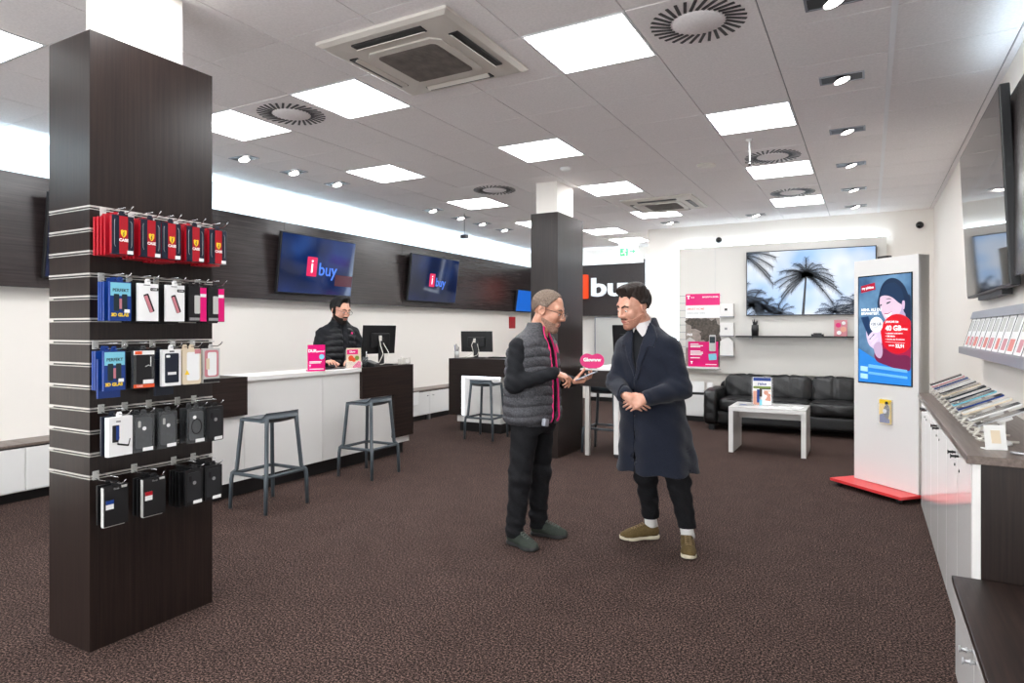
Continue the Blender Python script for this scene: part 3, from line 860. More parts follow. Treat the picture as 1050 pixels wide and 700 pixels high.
def desk2():
    t = thing('service_desk', 'dark wood service desk with white lit front and monitor on the far left', 'desk', (-5.30, 7.72, 0))
    MB().box(.12, .84, .04, .62, .14, .985).build('body', 'white_satin', t)
    MB().box(.14, .82, .09, .58, 0, .14).build('plinth', 'black_toe', t)
    d = MB()
    d.box(0, 1.8, 0, .66, .985, 1.04)
    d.box(0, 1.8, 0, .04, .795, .985)
    d.box(0, .21, 0, .04, .235, .795)
    d.box(0, .04, .04, .62, .235, .985)
    d.build('dark_frame', 'wenge_x', t)
    MB().box(.212, .228, .018, .036, .24, .79).build('lit_edge', 'ledbar', t)
    MB().box(.232, .84, .02, .036, .78, .793).build('lit_top_edge', 'ledbar', t)
    MB().box(1.72, 1.76, .05, .6, 0, .985).build('support_panel', 'white_satin', t)
    return t
desk2()

def desk_r():
    t = thing('high_desk', 'high dark-edged desk with white top beside the second column', 'desk', (-2.93, 6.95, 0))
    MB().box(0, .52, 0, 1.2, .80, .985).build('apron', 'wenge_x', t)
    MB().box(-.0, .53, -.005, 1.21, .986, 1.003).build('top', 'white_satin', t, bevel=.002)
    MB().box(.05, .1, .02, .07, 0, .8).build('leg', 'alu', t)
    MB().box(.05, .1, 1.1, 1.15, 0, .8).build('leg', 'alu', t)
    MB().box(.40, .455, .02, 1.16, .04, .8).build('side_panel', 'white_satin', t)
    MB().box(.405, .45, .03, 1.15, 0, .04).build('plinth', 'black_toe', t)
desk_r()

# ------------------------------------------------------------------ bar stools
def make_stool(lab, loc, rz):
    """low back lip faces local +x"""
    t = thing('bar_stool', lab, 'stool', loc, rz, 'grey bar stools')
    # seat: dished slab with raised back lip
    n = 14; vs = []; fs = []
    w, dpt = .36, .34
    def zt(u, v):      # u along x (-1..1), v along y
        return .742 - .018 * (1 - v * v) * (1 - u * u) + (.045 * max(0, (u - .62) / .38) ** 1.6) - .012 * max(0, (-u - .6) / .4)
    for k in (0, 1):
        for i in range(n):
            for j in range(n):
                u = -1 + 2 * i / (n - 1); v = -1 + 2 * j / (n - 1)
                # squircle footprint
                x = u * math.sqrt(1 - .16 * v * v) * dpt / 2; y = v * math.sqrt(1 - .16 * u * u) * w / 2
                z = zt(u, v)
                if k: z -= .03 + .022 * max(0, (u - .5) * 2)
                vs.append((x, y, z))
    N = n * n
    for i in range(n - 1):
        for j in range(n - 1):
            a = i * n + j
            fs.append((a, a + n, a + n + 1, a + 1)); fs.append((N + a, N + a + 1, N + a + n + 1, N + a + n))
    ring = [i * n for i in range(n)] + [(n - 1) * n + j for j in range(1, n)] + [i * n + n - 1 for i in range(n - 2, -1, -1)] + [j for j in range(n - 2, 0, -1)]
    for q in range(len(ring)):
        a, b = ring[q], ring[(q + 1) % len(ring)]
        fs.append((a, b, N + b, N + a))
    MB().add(vs, fs, 0, True).build('seat', 'stool', t)
    FZ = .285
    for sx in (-1, 1):
        for sy in (-1, 1):
            top = (sx * .145, sy * .150, .742 if sx > 0 else .728)
            kn = (sx * .175, sy * .180, FZ + .03)
            k2 = (sx * .198, sy * .202, FZ)
            k3 = (sx * .203, sy * .208, FZ - .05)
            bt = (sx * .208, sy * .214, .0)
            MB().tube([top, (sx * .15, sy * .155, .66), kn, k2, k3, bt], [.018, .0165, .0165, .0175, .0165, .0145], 10).build('leg', 'stool', t)
    f = MB()
    for s in (-1, 1):
        f.tube([(s * .19, -.196, FZ), (s * .19, .196, FZ)], .0145, 10)
        f.tube([(-.19, s * .196, FZ), (.19, s * .196, FZ)], .0145, 10)
    f.build('footrest', 'stool', t)
    return t
st = make_stool('grey bar stool nearest the camera, in front of the white counter', (-4.335, 3.71, 0), 0)
dup(st, (-4.40, 5.0, 0), .04, 'second grey bar stool, below the seller in front of the counter')
dup(st, (-4.50, 7.44, 0), -PI / 2 + .03, 'dark grey bar stool in front of the lit service desk')
dup(st, (-2.76, 7.32, 0), -PI / 2, 'dark bar stool under the high desk between the two men')

# ------------------------------------------------------------------ monitors & desk clutter
def monitor(name, lab, loc, rz, w=.5, h=.32, z0=.13, cables=True):
    """screen faces local -y; back faces +y"""
    t = thing(name, lab, 'monitor', loc, rz, None)
    R = rotm(-.1, 0, 0)
    MB().obox((0, 0, z0 + h / 2), (w, .022, h), R).build('panel', 'black_plastic', t, bevel=.005)
    MB().obox(Vector((0, 0, z0 + h / 2)) + R @ Vector((0, -.0115, 0)), (w - .02, .002, h - .02), R).build('screen', 'scr_off', t)
    bk = MB().obox(Vector((0, 0, z0 + h * .48)) + R @ Vector((0, .025, 0)), (w * .55, .035, h * .5), R).build('back_housing', 'black_plastic', t, bevel=.01)
    MB().obox(Vector((0, 0, z0 + h * .88)) + R @ Vector((0, .0115, 0)), (.07, .002, .014), R).build('badge', 'grey_print', bk)
    MB().box(-.035, .035, .03, .055, .01, z0 + h * .55).build('stand', 'black_plastic', t, bevel=.004)
    MB().prism(rrect(.24, .18, .03), 0, .014, 'z', loc=(0, .04, 0)).build('base', 'black_plastic', t)
    if cables:
        MB().tube([(.03, .05, z0 + h * .6), (.05, .1, z0 + .1), (.02, .11, z0), (.08, .12, .04), (.16, .12, .012)], .005, 6).tube([(-.02, .05, z0 + h * .4), (-.06, .1, z0 + .02), (-.04, .12, .05), (.03, .14, .02), (.12, .16, .012)], .004, 6).build('cables', 'cable', t)
        MB().obox((.02, .055, z0 + h * .55), (.03, .02, .06)).build('plug', 'cream_plastic', t)
    return t
monitor('monitor', 'black monitor seen from behind on the counter before the seller', (-4.98, 5.83, 1.042), -PI / 2 - .25, .45, .33, .13)
monitor('monitor', 'black monitor with tangled cables on the far service desk', (-4.98, 7.97, 1.04), PI + .28, .47, .3, .09)
monitor('monitor', 'black monitor on the high desk behind the man in navy coat', (-2.62, 7.85, 1.003), PI - .12, .5, .42, .09, False)

def pens(name, lab, loc, m='lgrey'):
    t = thing(name, lab, 'pen holder', loc)
    MB().lathe([(.035, 0), (.036, .1), (.032, .1), (.032, .01)], n=16).build('cup', m, t)
    for k in range(4):
        a = k * 1.7
        MB().tube([(.01 * math.cos(a), .01 * math.sin(a), .015), (.035 * math.cos(a), .035 * math.sin(a), .16 + .015 * k)], .005, 6).build('pen', ['black_plastic', 'steel', 'blue_print', 'dark_metal'][k], t)
pens('pen_cup', 'grey pen cup with pens left of the monitor on the far service desk', (-5.255, 7.86, 1.04))
o = MB().box(-.2, .2, -.07, .07, 0, .018).build('keyboard', 'black_plastic', loc=(-4.64, 8.12, 1.04), bevel=.004); tag(o, 'black keyboard on the far service desk', 'keyboard')
o = MB().prism(rrect(.2, .26, .02), 0, .006).build('mouse_mat', 'black_print', loc=(-4.95, 5.02, 1.041)); tag(o, "black mouse mat under the seller's hand on the counter", 'mouse mat')
t = thing('mouse', "dark computer mouse under the seller's hand", 'mouse', (-4.95, 5.05, 1.0475))
MB().ball((0, 0, .0185), .03, 12, sc=(1.5, 1, .6)).build('shell', 'black_plastic', t)
MB().tube([(-.04, 0, .01), (-.15, .05, .003), (-.25, .1, -.002)], .002, 5).build('wire', 'black_cable', t)
t = thing('card_terminal', 'black desk phone base beside the monitor stand on the counter', 'telephone', (-4.84, 5.55, 1.042), .3)
MB().prism([(-.06, 0), (.06, 0), (.06, .03), (-.06, .07)], -.08, .08, 'y').build('base', 'black_plastic', t, bevel=.004)
k = MB()
for i in range(4):
    for j in range(3): k.box(-.04 + .024 * i, -.024 + .024 * i, -.045 + .03 * j, -.025 + .03 * j, .05 - .008 * i, .066 - .008 * i)
k.build('keys', 'grey_print', t)
t = thing('cup', 'small clear glass with pens between leaflets and monitor', 'cup', (-4.83, 5.42, 1.042))
MB().lathe([(.03, 0), (.035, .11), (.032, .11), (.028, .008)], n=16).build('glass', 'smoke_clear', t)
MB().tube([(0, .01, .01), (.0, .025, .17)], .005, 6).build('pen', 'steel', t)
t = thing('cable_adapter', 'white plug adapter with loose white cables on the counter end', 'adapter', (-4.84, 6.07, 1.042))
MB().box(-.03, .03, -.04, .04, 0, .07).build('body', 'cream_plastic', t, bevel=.008)
MB().tube([(0, .03, .05), (.04, .1, .08), (.03, .12, .01), (-.06, .14, .006), (-.16, .1, .006)], .004, 6).tube([(0, -.03, .06), (.06, -.08, .09), (.09, -.03, .02), (.05, .08, .006)], .004, 6).build('cables', 'cable', t)

# pink stand-up signs on the counter (fronts face +x, slightly to the camera)
t = thing('counter_sign', 'upright magenta sign with white text at the left end of the white counter top', 'sign', (-4.775, 4.66, 1.041), PI / 2 - .5)
MB().box(-.085, .085, 0, .012, 0, .26).build('board', 'magenta', t)
MB().box(-.085, .085, .012, .075, 0, .012).build('foot', 'magenta_d', t)
text_mb('DUR', .04, .001, .002).build('lettering', 'white_print', t, loc=(-.04, -.0005, .2))
text_mb('partner', .025, .001, .001).build('lettering', 'white_print', t, loc=(.04, -.0005, .196))
MB().prism(circ(.026, 20), -.002, 0, 'y', loc=(.05, 0, .142)).build('round_badge', 'cyan_print', t)
for (z, w_) in ((.094, .12), (.082, .11), (.022, .14)):
    MB().box(-.07, -.07 + w_, -.0012, 0, z - .004, z + .004).build('text_line', 'white_print', t)
text_mb('T', .028, .001, .002).build('letter_mark', 'white_print', t, loc=(-.064, -.0005, .053))
t = thing('leaflet_holder', 'clear holder of pink and orange leaflets in front of the seller on the counter', 'leaflet holder', (-4.79, 5.2, 1.041), PI / 2 - .45)
MB().box(-.09, .09, .0, .006, 0, .2).box(-.09, .09, .0, .08, 0, .004).box(-.085, .085, -.02, -.017, 0, .07).build('stand', 'clear', t)
l = MB().box(-.08, .08, -.006, -.001, .006, .215).build('leaflet', 'beige_print', t)
MB().box(-.075, .045, -.008, -.006, .15, .2).build('header', 'magenta', l)
text_mb('Glow', .03, .0008, .001).build('lettering', 'white_print', l, loc=(-.018, -.008, .176))
MB().prism(circ(.03, 16), -.0075, -.006, 'y', loc=(-.03, 0, .108)).prism(circ(.022, 16), -.0075, -.006, 'y', loc=(.0, 0, .09)).build('fruit_picture', 'orange_card', l)
MB().prism(circ(.024, 16), -.0078, -.006, 'y', loc=(.035, 0, .11)).build('leaf_picture', 'green_print', l)
MB().prism([(-.02, .008), (.078, .008), (.078, .07), (.05, .076), (.02, .05)], -.008, -.006, 'y').build('pink_picture', 'magenta', l)
t = thing('lip_sign', 'magenta lip-shaped sign standing on the high desk between the two men', 'sign', (-2.80, 6.99, 1.003), .25)
def lip(s):
    pts = []
    for k in range(48):
        a = 2 * PI * k / 48
        x = .14 * math.cos(a) * abs(math.cos(a)) ** -.35 if abs(math.cos(a)) > 1e-3 else 0
        up = math.sin(a) >= 0
        z = math.sin(a) * (.085 - .022 * math.exp(-(x / .035) ** 2) if up else .088)
        pts.append((x * s, .092 + z * s))
    return pts
MB().prism(lip(1), 0, .01, 'y').build('board', 'magenta', t)
MB().prism([(-.05, 0), (.05, 0), (.06, .03), (-.06, .03)], .01, .016, 'y').box(-.05, .05, .01, .07, 0, .004).build('foot', 'magenta_d', t)
text_mb('Glowww', .055, .001, .003).build('lettering', 'white_print', t, loc=(.0, -.0005, .1))
t = thing('desk_card', 'small magenta and white card at the corner of the high desk by the navy coat', 'card', (-2.5, 7.12, 1.003), .2)
MB().prism([(0, 0), (.05, 0), (.012, .19)], -.05, .05, 'x').build('card', 'paper', t)
MB().obox((0, -.001, .145), (.098, .003, .085), rotm(-.06, 0, 0)).build('magenta_print', 'magenta', t)

# ------------------------------------------------------------------ back wall: slat panel, palm screen, shelf
def backwall():
    t = thing('display_wall_panel', 'white display wall panel with slat grooves behind the sofa', 'panel', (-1.2, 10.63, .76))
    f = MB().box(-1.53, -.953, -.02, .02, 0, 2.02)                 # slat part (world x -2.73..-2.153)
    f.build('slat_board', 'board', t)
    MB().box(-.95, 1.42, -.02, .02, 0, 2.02).build('screen_board', 'board', t)
    g = MB()
    for k in range(11):
        z = .06 + k * .118
        g.box(-1.53, -.953, -.0215, -.0195, z - .004, z + .004)
    for k in range(11):
        z = .06 + k * .118
        g.box(-.93, -.86, -.0215, -.0195, z - .004, z + .004)
    g.build('grooves', 'rail_grey', t)
    MB().box(-.9525, -.9505, -.021, 0, 0, 2.02).build('seam', 'rail_grey', t)
    o = MB().box(-2.75, -2.742, 10.62, 10.64, .8, 2.78)
    o.box(-2.75, .24, 10.635, 10.65, 2.785, 2.795)
    o = o.build('cove_light', 'cove2'); tag(o, 'LED strip glowing around the white display panel on the back wall', 'light strip')
backwall()

def palm(b, x, z, s, lean, seed, n=13, mi=0, y=-.004):
    rnd = random.Random(seed)
    for q in range(n):
        a = PI * (-.18 + 1.36 * q / (n - 1)) + rnd.uniform(-.08, .08)
        L = s * rnd.uniform(.78, 1.05)
        pts = []
        for k in range(9):
            u = k / 8
            px = x + math.cos(a) * L * u + lean * u * u * .2 * s
            pz = z + math.sin(a) * L * u - s * .42 * u * u
            pts.append((px, pz))
        for k in range(1, 9):
            (x0, z0), (x1, z1) = pts[k - 1], pts[k]
            dx, dz = x1 - x0, z1 - z0; l = math.hypot(dx, dz); nx, nz = -dz / l, dx / l
            wv = s * .012
            b.add([(x0 + nx * wv, y, z0 + nz * wv), (x0 - nx * wv, y, z0 - nz * wv), (x1 - nx * wv, y, z1 - nz * wv), (x1 + nx * wv, y, z1 + nz * wv)], [(0, 1, 2, 3)], mi)
            for sd in (-1, 1):
                for h in (0, .25, .5, .75):
                    bx, bz = x0 + dx * h, z0 + dz * h
                    ll = s * .25 * (1 - .55 * abs(k / 8 - .45)) * rnd.uniform(.8, 1.15)
                    ex, ez = bx + dx / l * ll * .75 + sd * nx * ll * .55, bz + dz / l * ll * .75 + sd * nz * ll * .55 - ll * .22
                    b.add([(bx, y, bz), (bx + dx * .17, y, bz + dz * .17), (ex, y, ez)], [(0, 1, 2)], mi)
def clipbox(b, x0, x1, z0, z1):
    """keep the flat picture inside the screen"""
    bm = bmesh.new()
    vs = [bm.verts.new(v) for v in b.v]
    for f in b.f:
        try: bm.faces.new([vs[i] for i in f])
        except ValueError: pass
    for co_, no in (((x0, 0, 0), (-1, 0, 0)), ((x1, 0, 0), (1, 0, 0)), ((0, 0, z0), (0, 0, -1)), ((0, 0, z1), (0, 0, 1))):
        bmesh.ops.bisect_plane(bm, geom=bm.verts[:] + bm.edges[:] + bm.faces[:], plane_co=co_, plane_no=no, clear_outer=True)
    o = MB(); bm.verts.ensure_lookup_table()
    for i, v in enumerate(bm.verts): v.index = i
    o.add([v.co[:] for v in bm.verts], [[v.index for v in f.verts] for f in bm.faces])
    bm.free()
    return o
M['palm_dark'] = mat('palm_silhouette_picture', rgb(6, 14, 28), .3)
M['palm_mid'] = mat('palm_back_picture', rgb(22, 44, 74), .3)
def skyscreen():
    m, nt, b = _nt('palm_screen_sky')
    tc = nt.nodes.new('ShaderNodeTexCoord'); n = nt.nodes.new('ShaderNodeTexNoise'); n.inputs['Scale'].default_value = 1.6
    r = nt.nodes.new('ShaderNodeValToRGB'); e = r.color_ramp.elements
    e[0].position = .35; e[0].color = rgb(150, 196, 250); e[1].position = .62; e[1].color = rgb(240, 246, 255)
    nt.links.new(tc.outputs['Object'], n.inputs['Vector']); nt.links.new(n.outputs['Fac'], r.inputs['Fac'])
    nt.links.new(r.outputs['Color'], b.inputs['Emission Color']); b.inputs['Emission Strength'].default_value = .66
    b.inputs['Base Color'].default_value = (.02, .02, .02, 1); b.inputs['Roughness'].default_value = .2
    return m
t = thing('palm_screen', 'large wall television showing palm trees against a pale sky', 'television', (-.785, 10.6, 1.665))
W, H = 1.76, .985
MB().box(-W / 2, W / 2, -.07, -.012, 0, H).build('case', 'black_plastic', t, bevel=.004)
MB().box(-.3, .3, -.015, .005, .25, .7).build('bracket', 'dark_metal', t)
sc = MB().box(-W / 2 + .014, W / 2 - .014, -.073, -.07, .014, H - .014).build('screen', skyscreen(), t)
b = MB()
palm(b, -.03, .60, .46, .1, 3, 17, y=-.0755); palm(b, -.03, .59, .26, -.1, 23, 13, y=-.0755)
b.add([(-.045, -.0755, .6), (-.02, -.0755, .6), (-.055, -.0755, 0), (-.095, -.0755, 0)], [(0, 1, 2, 3)])
palm(b, -.92, .93, .5, .2, 5, 15, y=-.0755); palm(b, -.8, .16, .42, 0, 8, 15, y=-.0755); palm(b, -.6, .1, .34, 0, 9, 13, y=-.0755); palm(b, -.4, .02, .3, 0, 10, 13, y=-.0755)
palm(b, -.95, .3, .4, 0, 14, 13, y=-.0755)
clipbox(b, -W / 2 + .015, W / 2 - .015, .015, H - .015).build('palm_picture', 'palm_dark', sc)
b = MB()
palm(b, .35, .04, .34, 0, 11, 14, y=-.0745); palm(b, .68, .12, .42, 0, 12, 15, y=-.0745); palm(b, .85, .2, .4, 0, 13, 13, y=-.0745)
clipbox(b, -W / 2 + .015, W / 2 - .015, .015, H - .015).build('distant_palm_picture', 'palm_mid', sc)
o = MB().box(.0, .32, 10.6, 10.605, 2.56, 2.6)
t = thing('wall_shelf', 'thin long black wall shelf below the palm screen', 'shelf', (-.9, 10.6, 1.335))
MB().box(-.9, .95, -.2, .0, 0, .022).build('board', 'black_toe', t)
MB().box(-.7, -.68, -.19, 0, -.025, 0).box(.6, .62, -.19, 0, -.025, 0).build('bracket', 'rail_grey', t)
t = thing('pen_pot', 'black pot of dark leaves at the left end of the black wall shelf', 'pot', (-1.53, 10.49, 1.357))
MB().lathe([(.05, 0), (.055, .1), (.05, .17), (.046, .17), (.045, .02)], n=14).build('pot', 'black_plastic', t)
for k in range(7):
    a = k * .9
    MB().tube([(0, 0, .05), (.025 * math.cos(a), .025 * math.sin(a), .19), (.04 * math.cos(a), .04 * math.sin(a), .23 + .02 * (k % 3))], [.008, .012, .002], 6).build('leaf', 'black_print', t)
o = MB().prism(rrect(.17, .08, .02), 0, .03).prism(rrect(.11, .05, .015), .03, .045).build('media_box', 'black_plastic', loc=(-.66, 10.48, 1.357)); tag(o, 'small flat black box on the middle of the wall shelf', 'box')
t = thing('photo_card', 'pink flowered photo card standing at the right of the wall shelf', 'photo card', (-.36, 10.5, 1.357), -.1)
MB().prism([(0, 0), (.04, 0), (.006, .235)], -.085, .085, 'x').build('card', 'pink_print', t)
for (x, z, r, m_) in ((-.03, .16, .035, 'magenta'), (.035, .1, .04, 'skin_print'), (-.02, .05, .03, 'white_print'), (.04, .19, .025, 'white_print')):
    MB().prism(circ(r, 16), -.006, .0, 'y', loc=(x, .003, z)).build('print', m_, t)

# posters and boxes on the slat part
t = thing('phone_poster', 'tall poster with magenta header and street photo hung on the slat panel', 'poster', (-2.345, 10.6095, .86))
MB().box(-.27, .27, -.008, 0, 0, 1.17).build('sheet', 'white_print', t)
h_ = MB().box(-.27, .27, -.010, -.008, .985, 1.17).build('header', 'magenta', t)
text_mb('T', .07, .001, .006).build('letter_mark', 'white_print', h_, loc=(-.225, -.0105, 1.115))
MB().box(-.18, -.165, -.0112, -.01, 1.105, 1.12).box(-.15, -.135, -.0112, -.01, 1.105, 1.12).build('dots', 'white_print', h_)
text_mb('MAGENTA MOBIL', .032, .001, .0008, 'RIGHT').build('lettering', 'white_print', h_, loc=(.25, -.0105, 1.115))
text_mb('SMART HOME', .045, .001, .0004, 'LEFT').build('lettering', mat('coral_print', rgb(236, 130, 120), .4), t, loc=(-.25, -.0085, .925))
text_mb('einfach sicher online', .035, .001, 0, 'LEFT').build('lettering', 'grey_print', t, loc=(-.25, -.0085, .86))
p = MB().box(-.27, .27, -.010, -.008, 0, .78).build('photo', 'stone_print', t)
for (cx, cz, rx, rz_) in ((-.02, .68, .2, .1), (.14, .6, .14, .16), (-.17, .72, .1, .06), (.2, .42, .08, .2), (.06, .5, .1, .1)):
    MB().prism([(cx + rx * math.cos(a) * (1 + .16 * math.sin(5 * a + cx * 9)), min(.779, cz + rz_ * math.sin(a) * (1 + .2 * math.sin(7 * a)))) for a in [2 * PI * q / 28 for q in range(28)]], -.0112 - abs(cx) * .002, -.01, 'y').build('tree_picture', 'tree_print', p)
MB().prism([(-.27, .42), (-.2, .47), (-.12, .42), (-.12, .3), (-.27, .3)], -.0115, -.01, 'y').build('house_picture', 'lgrey', p)
text_mb('FREI', .05, .001, .002, 'LEFT').build('lettering', 'white_print', p, loc=(-.25, -.0125, .51))
t = thing('leaflet_board', 'magenta board with white text and two pictured phones on a slat shelf', 'sign', (-2.325, 10.55, .86))
MB().box(-.235, .235, -.012, 0, .0, .4).build('board', 'magenta', t)
for k, (z, w_) in enumerate(((.36, .13), (.335, .2), (.315, .16), (.25, .16), (.23, .2), (.21, .2), (.19, .18), (.14, .15))):
    MB().box(-.2, -.2 + w_, -.0135, -.012, z - .007, z + .007).build('text_line', 'white_print', t)
text_mb('T', .05, .001, .004).build('letter_mark', 'white_print', t, loc=(-.18, -.0125, .06))
MB().box(.04, .21, -.0135, -.012, .032, .045).build('text_line', 'white_print', t)
MB().prism(rrect(.1, .26, .02), -.03, -.012, 'y', loc=(.15, 0, .38)).build('phone_picture', 'lgrey', t)
MB().prism(rrect(.085, .1, .01), -.032, -.03, 'y', loc=(.15, 0, .43)).build('screen_picture', 'teal_print', t)
MB().prism(rrect(.12, .1, .01), -.022, -.012, 'y', R=rotm(0, -.1, 0), loc=(.15, 0, .16)).build('tablet_picture', 'cyan_print', t)
t = thing('slat_tray', 'narrow clear white tray holding the magenta board on the slat panel', 'shelf', (-2.345, 10.6095, .83))
MB().box(-.27, .27, -.12, 0, 0, .012).box(-.27, .27, -.12, -.116, .012, .03).build('tray', 'white_plastic', t)
for k, (z, lab) in enumerate(((1.66, 'top small white device box on the slat panel, right of the poster'), (1.36, 'second white device box on the slat panel, above the pointed one'), (1.05, 'lowest white box with raised flap right of the magenta board'))):
    t = thing('device_box', lab, 'box', (-1.955, 10.6095, z), 0, 'white boxes on the slat panel')
    MB().box(-.105, .105, -.11, 0, -.012, 0).build('shelf', 'rail_grey', t)
    if k < 2:
        MB().box(-.1, .1, -.1, -.01, 0, .2).build('box', 'white_satin', t, bevel=.003)
        MB().box(-.03, .01, -.1015, -.1, .09, .125).build('device_picture', ['black_print', 'grey_print'][k], t)
    else:
        MB().prism([(-.1, 0), (.1, 0), (.1, .2), (.03, .29), (-.1, .22)], -.1, -.01, 'y').build('box', 'white_satin', t)

# ------------------------------------------------------------------ sofa
def cushion(x0, x1, y0, y1, z0, z1, puff=.03, tufts=(), n=18):
    """soft box with bulging faces; tufts are dents along given x fractions"""
    vs = []; fs = []
    cx, cy, cz = (x0 + x1) / 2, (y0 + y1) / 2, (z0 + z1) / 2
    hx, hy, hz = (x1 - x0) / 2, (y1 - y0) / 2, (z1 - z0) / 2
    b = MB()
    for ax in range(3):
        for sgn in (-1, 1):
            vs = []
            for i in range(n + 1):
                for j in range(n + 1):
                    u = -1 + 2 * i / n; v = -1 + 2 * j / n
                    p = [0, 0, 0]; p[ax] = sgn; p[(ax + 1) % 3] = u; p[(ax + 2) % 3] = v
                    # rounded box via superellipsoid
                    e = 7.
                    l = (abs(p[0]) ** e + abs(p[1]) ** e + abs(p[2]) ** e) ** (1 / e)
                    q = [c_ / l for c_ in p]
                    bulge = puff * (1 - min(1, q[(ax + 1) % 3] ** 2)) * (1 - min(1, q[(ax + 2) % 3] ** 2))
                    w = [cx + q[0] * hx, cy + q[1] * hy, cz + q[2] * hz]
                    w[ax] += sgn * bulge
                    wr = .005 * math.sin(w[0] * 31 + w[2] * 17) * math.sin(w[2] * 23 - w[0] * 9 + w[1] * 13)
                    w[ax] += sgn * wr
                    for tx in tufts:
                        d_ = abs((w[0] - x0) / (x1 - x0) - tx)
                        w[ax] -= sgn * .016 * math.exp(-(d_ / .016) ** 2)
                    vs.append(w)
            fs = [(i * (n + 1) + j, (i + 1) * (n + 1) + j, (i + 1) * (n + 1) + j + 1, i * (n + 1) + j + 1) for i in range(n) for j in range(n)]
            b.add(vs, fs if sgn > 0 else [f[::-1] for f in fs], 0, True)
    return b
def weld(o, d=.0005):
    bm = bmesh.new(); bm.from_mesh(o.data); bmesh.ops.remove_doubles(bm, verts=bm.verts, dist=d)
    bmesh.ops.recalc_face_normals(bm, faces=bm.faces); bm.to_mesh(o.data); bm.free(); o.data.polygons.foreach_set('use_smooth', [True] * len(o.data.polygons)); return o
t = thing('sofa', 'black leather three-seat sofa under the palm screen', 'sofa', (-1.02, 9.58, 0))
L2 = 1.1
weld(cushion(-L2 + .02, L2 - .02, .06, .85, .07, .30, .0).build('base', 'leather', t))
for s in (-1, 1):
    weld(cushion(s * L2 - (.2 if s > 0 else 0), s * L2 + (.2 if s < 0 else 0), .0, .86, .07, .58, .012).build('armrest', 'leather', t))
xsn = [-.895, -.30, .30, .895]
for k in range(3):
    weld(cushion(xsn[k] + .004, xsn[k + 1] - .004, .02, .62, .28, .46, .018).build('seat_cushion', 'leather', t))
    o = weld(cushion(xsn[k] - (.0 if k else .0) + .004, xsn[k + 1] - .004, .0, .2, .0, .36, .03, (.5,)).build('back_cushion', 'leather', t))
    o.location = (0, .57, .425); o.rotation_euler.x = -.2
weld(cushion(-L2 + .1, L2 - .1, .72, .86, .2, .70, .0).build('back_frame', 'leather', t))
for (sx, y) in ((-1, .08), (1, .08), (-1, .78), (1, .78)):
    MB().box(sx * .98 - .04, sx * .98 + .04, y - .04, y + .04, 0, .08).build('foot', 'black_plastic', t)

# ------------------------------------------------------------------ coffee table and papers
t = thing('coffee_table', 'white high-gloss coffee table in front of the black sofa', 'table', (-1.04, 8.27, 0))
MB().box(-.42, .42, -.3, .3, .49, .54).build('tabletop', 'white_gloss', t)
for s in (-1, 1):
    MB().box(s * .395 - .025, s * .395 + .025, -.3, .3, 0, .4895).build('leg_panel', 'white_gloss', t)
MB().box(-.3695, .3695, .1, .125, .37, .4895).build('stretcher', 'white_satin', t)
t = thing('brochure_stand', 'clear brochure stand with holiday leaflets on the coffee table', 'leaflet holder', (-1.13, 8.30, .541), .12)
MB().box(-.12, .12, .03, .036, 0, .33).box(-.12, .12, -.05, .06, 0, .005).box(.117, .12, -.05, .03, .0, .28).build('stand', 'clear', t)
l = MB().box(-.105, .105, .018, .029, .008, .335).build('tall_leaflet', 'white_print', t)
MB().box(-.1, .1, .0165, .018, .29, .33).build('blue_header', 'blue_print', l)
MB().box(-.1, .1, .0165, .018, .2, .225).build('green_print', 'green_print', l)
MB().box(-.1, .1, .0165, .018, .1, .2).build('dark_picture', 'tree_print', l)
text_mb('reise', .05, .001, .001).build('lettering', 'blue_print', l, loc=(0, .0178, .255))
a = MB().box(-.1, -.03, -.012, -.004, .006, .2).build('small_leaflet', 'skin_print', t)
MB().box(-.058, -.03, -.0135, -.012, .03, .19).build('blue_figure_picture', 'blue_print', a)
MB().box(-.1, -.03, -.013, -.012, .17, .2).build('header', 'white_print', a)
a = MB().box(.0, .1, -.012, -.004, .006, .19).build('small_leaflet', 'white_print', t)
MB().prism(circ(.025, 16), -.0135, -.012, 'y', loc=(.045, 0, .15)).prism(circ(.022, 16), -.0135, -.012, 'y', loc=(.075, 0, .12)).prism([(.03, .06), (.095, .05), (.095, .1), (.06, .11)], -.0135, -.012, 'y').build('family_picture', 'skin_print', a)
MB().box(.02, .1, -.0132, -.012, .165, .178).build('hat_picture', 'beige_print', a)
a = MB().box(-.03, .0, -.03, -.02, .0, .07).build('price_strip', 'cyan_print', t)
for k, (x, y, rz, lab, m_) in enumerate(((-1.30, 8.22, .3, 'dark printed magazine lying left of the brochure stand', 'grey_print'), (-.78, 8.25, -.2, 'white leaflet lying at the right end of the coffee table', 'paper'), (-.92, 8.17, .5, 'folded white flyer lying in front of the brochure stand', 'white_print'))):
    b = MB().box(-.1, .1, -.07, .07, 0, .004)
    o = b.build('leaflet', m_, loc=(x, y, .5405), rotz=rz)
    MB().box(-.08, .0, -.05, .05, .004, .0046).build('print', ['blue_print', 'lgrey', 'grey_print'][k], o)
    tag(o, lab, 'leaflet')

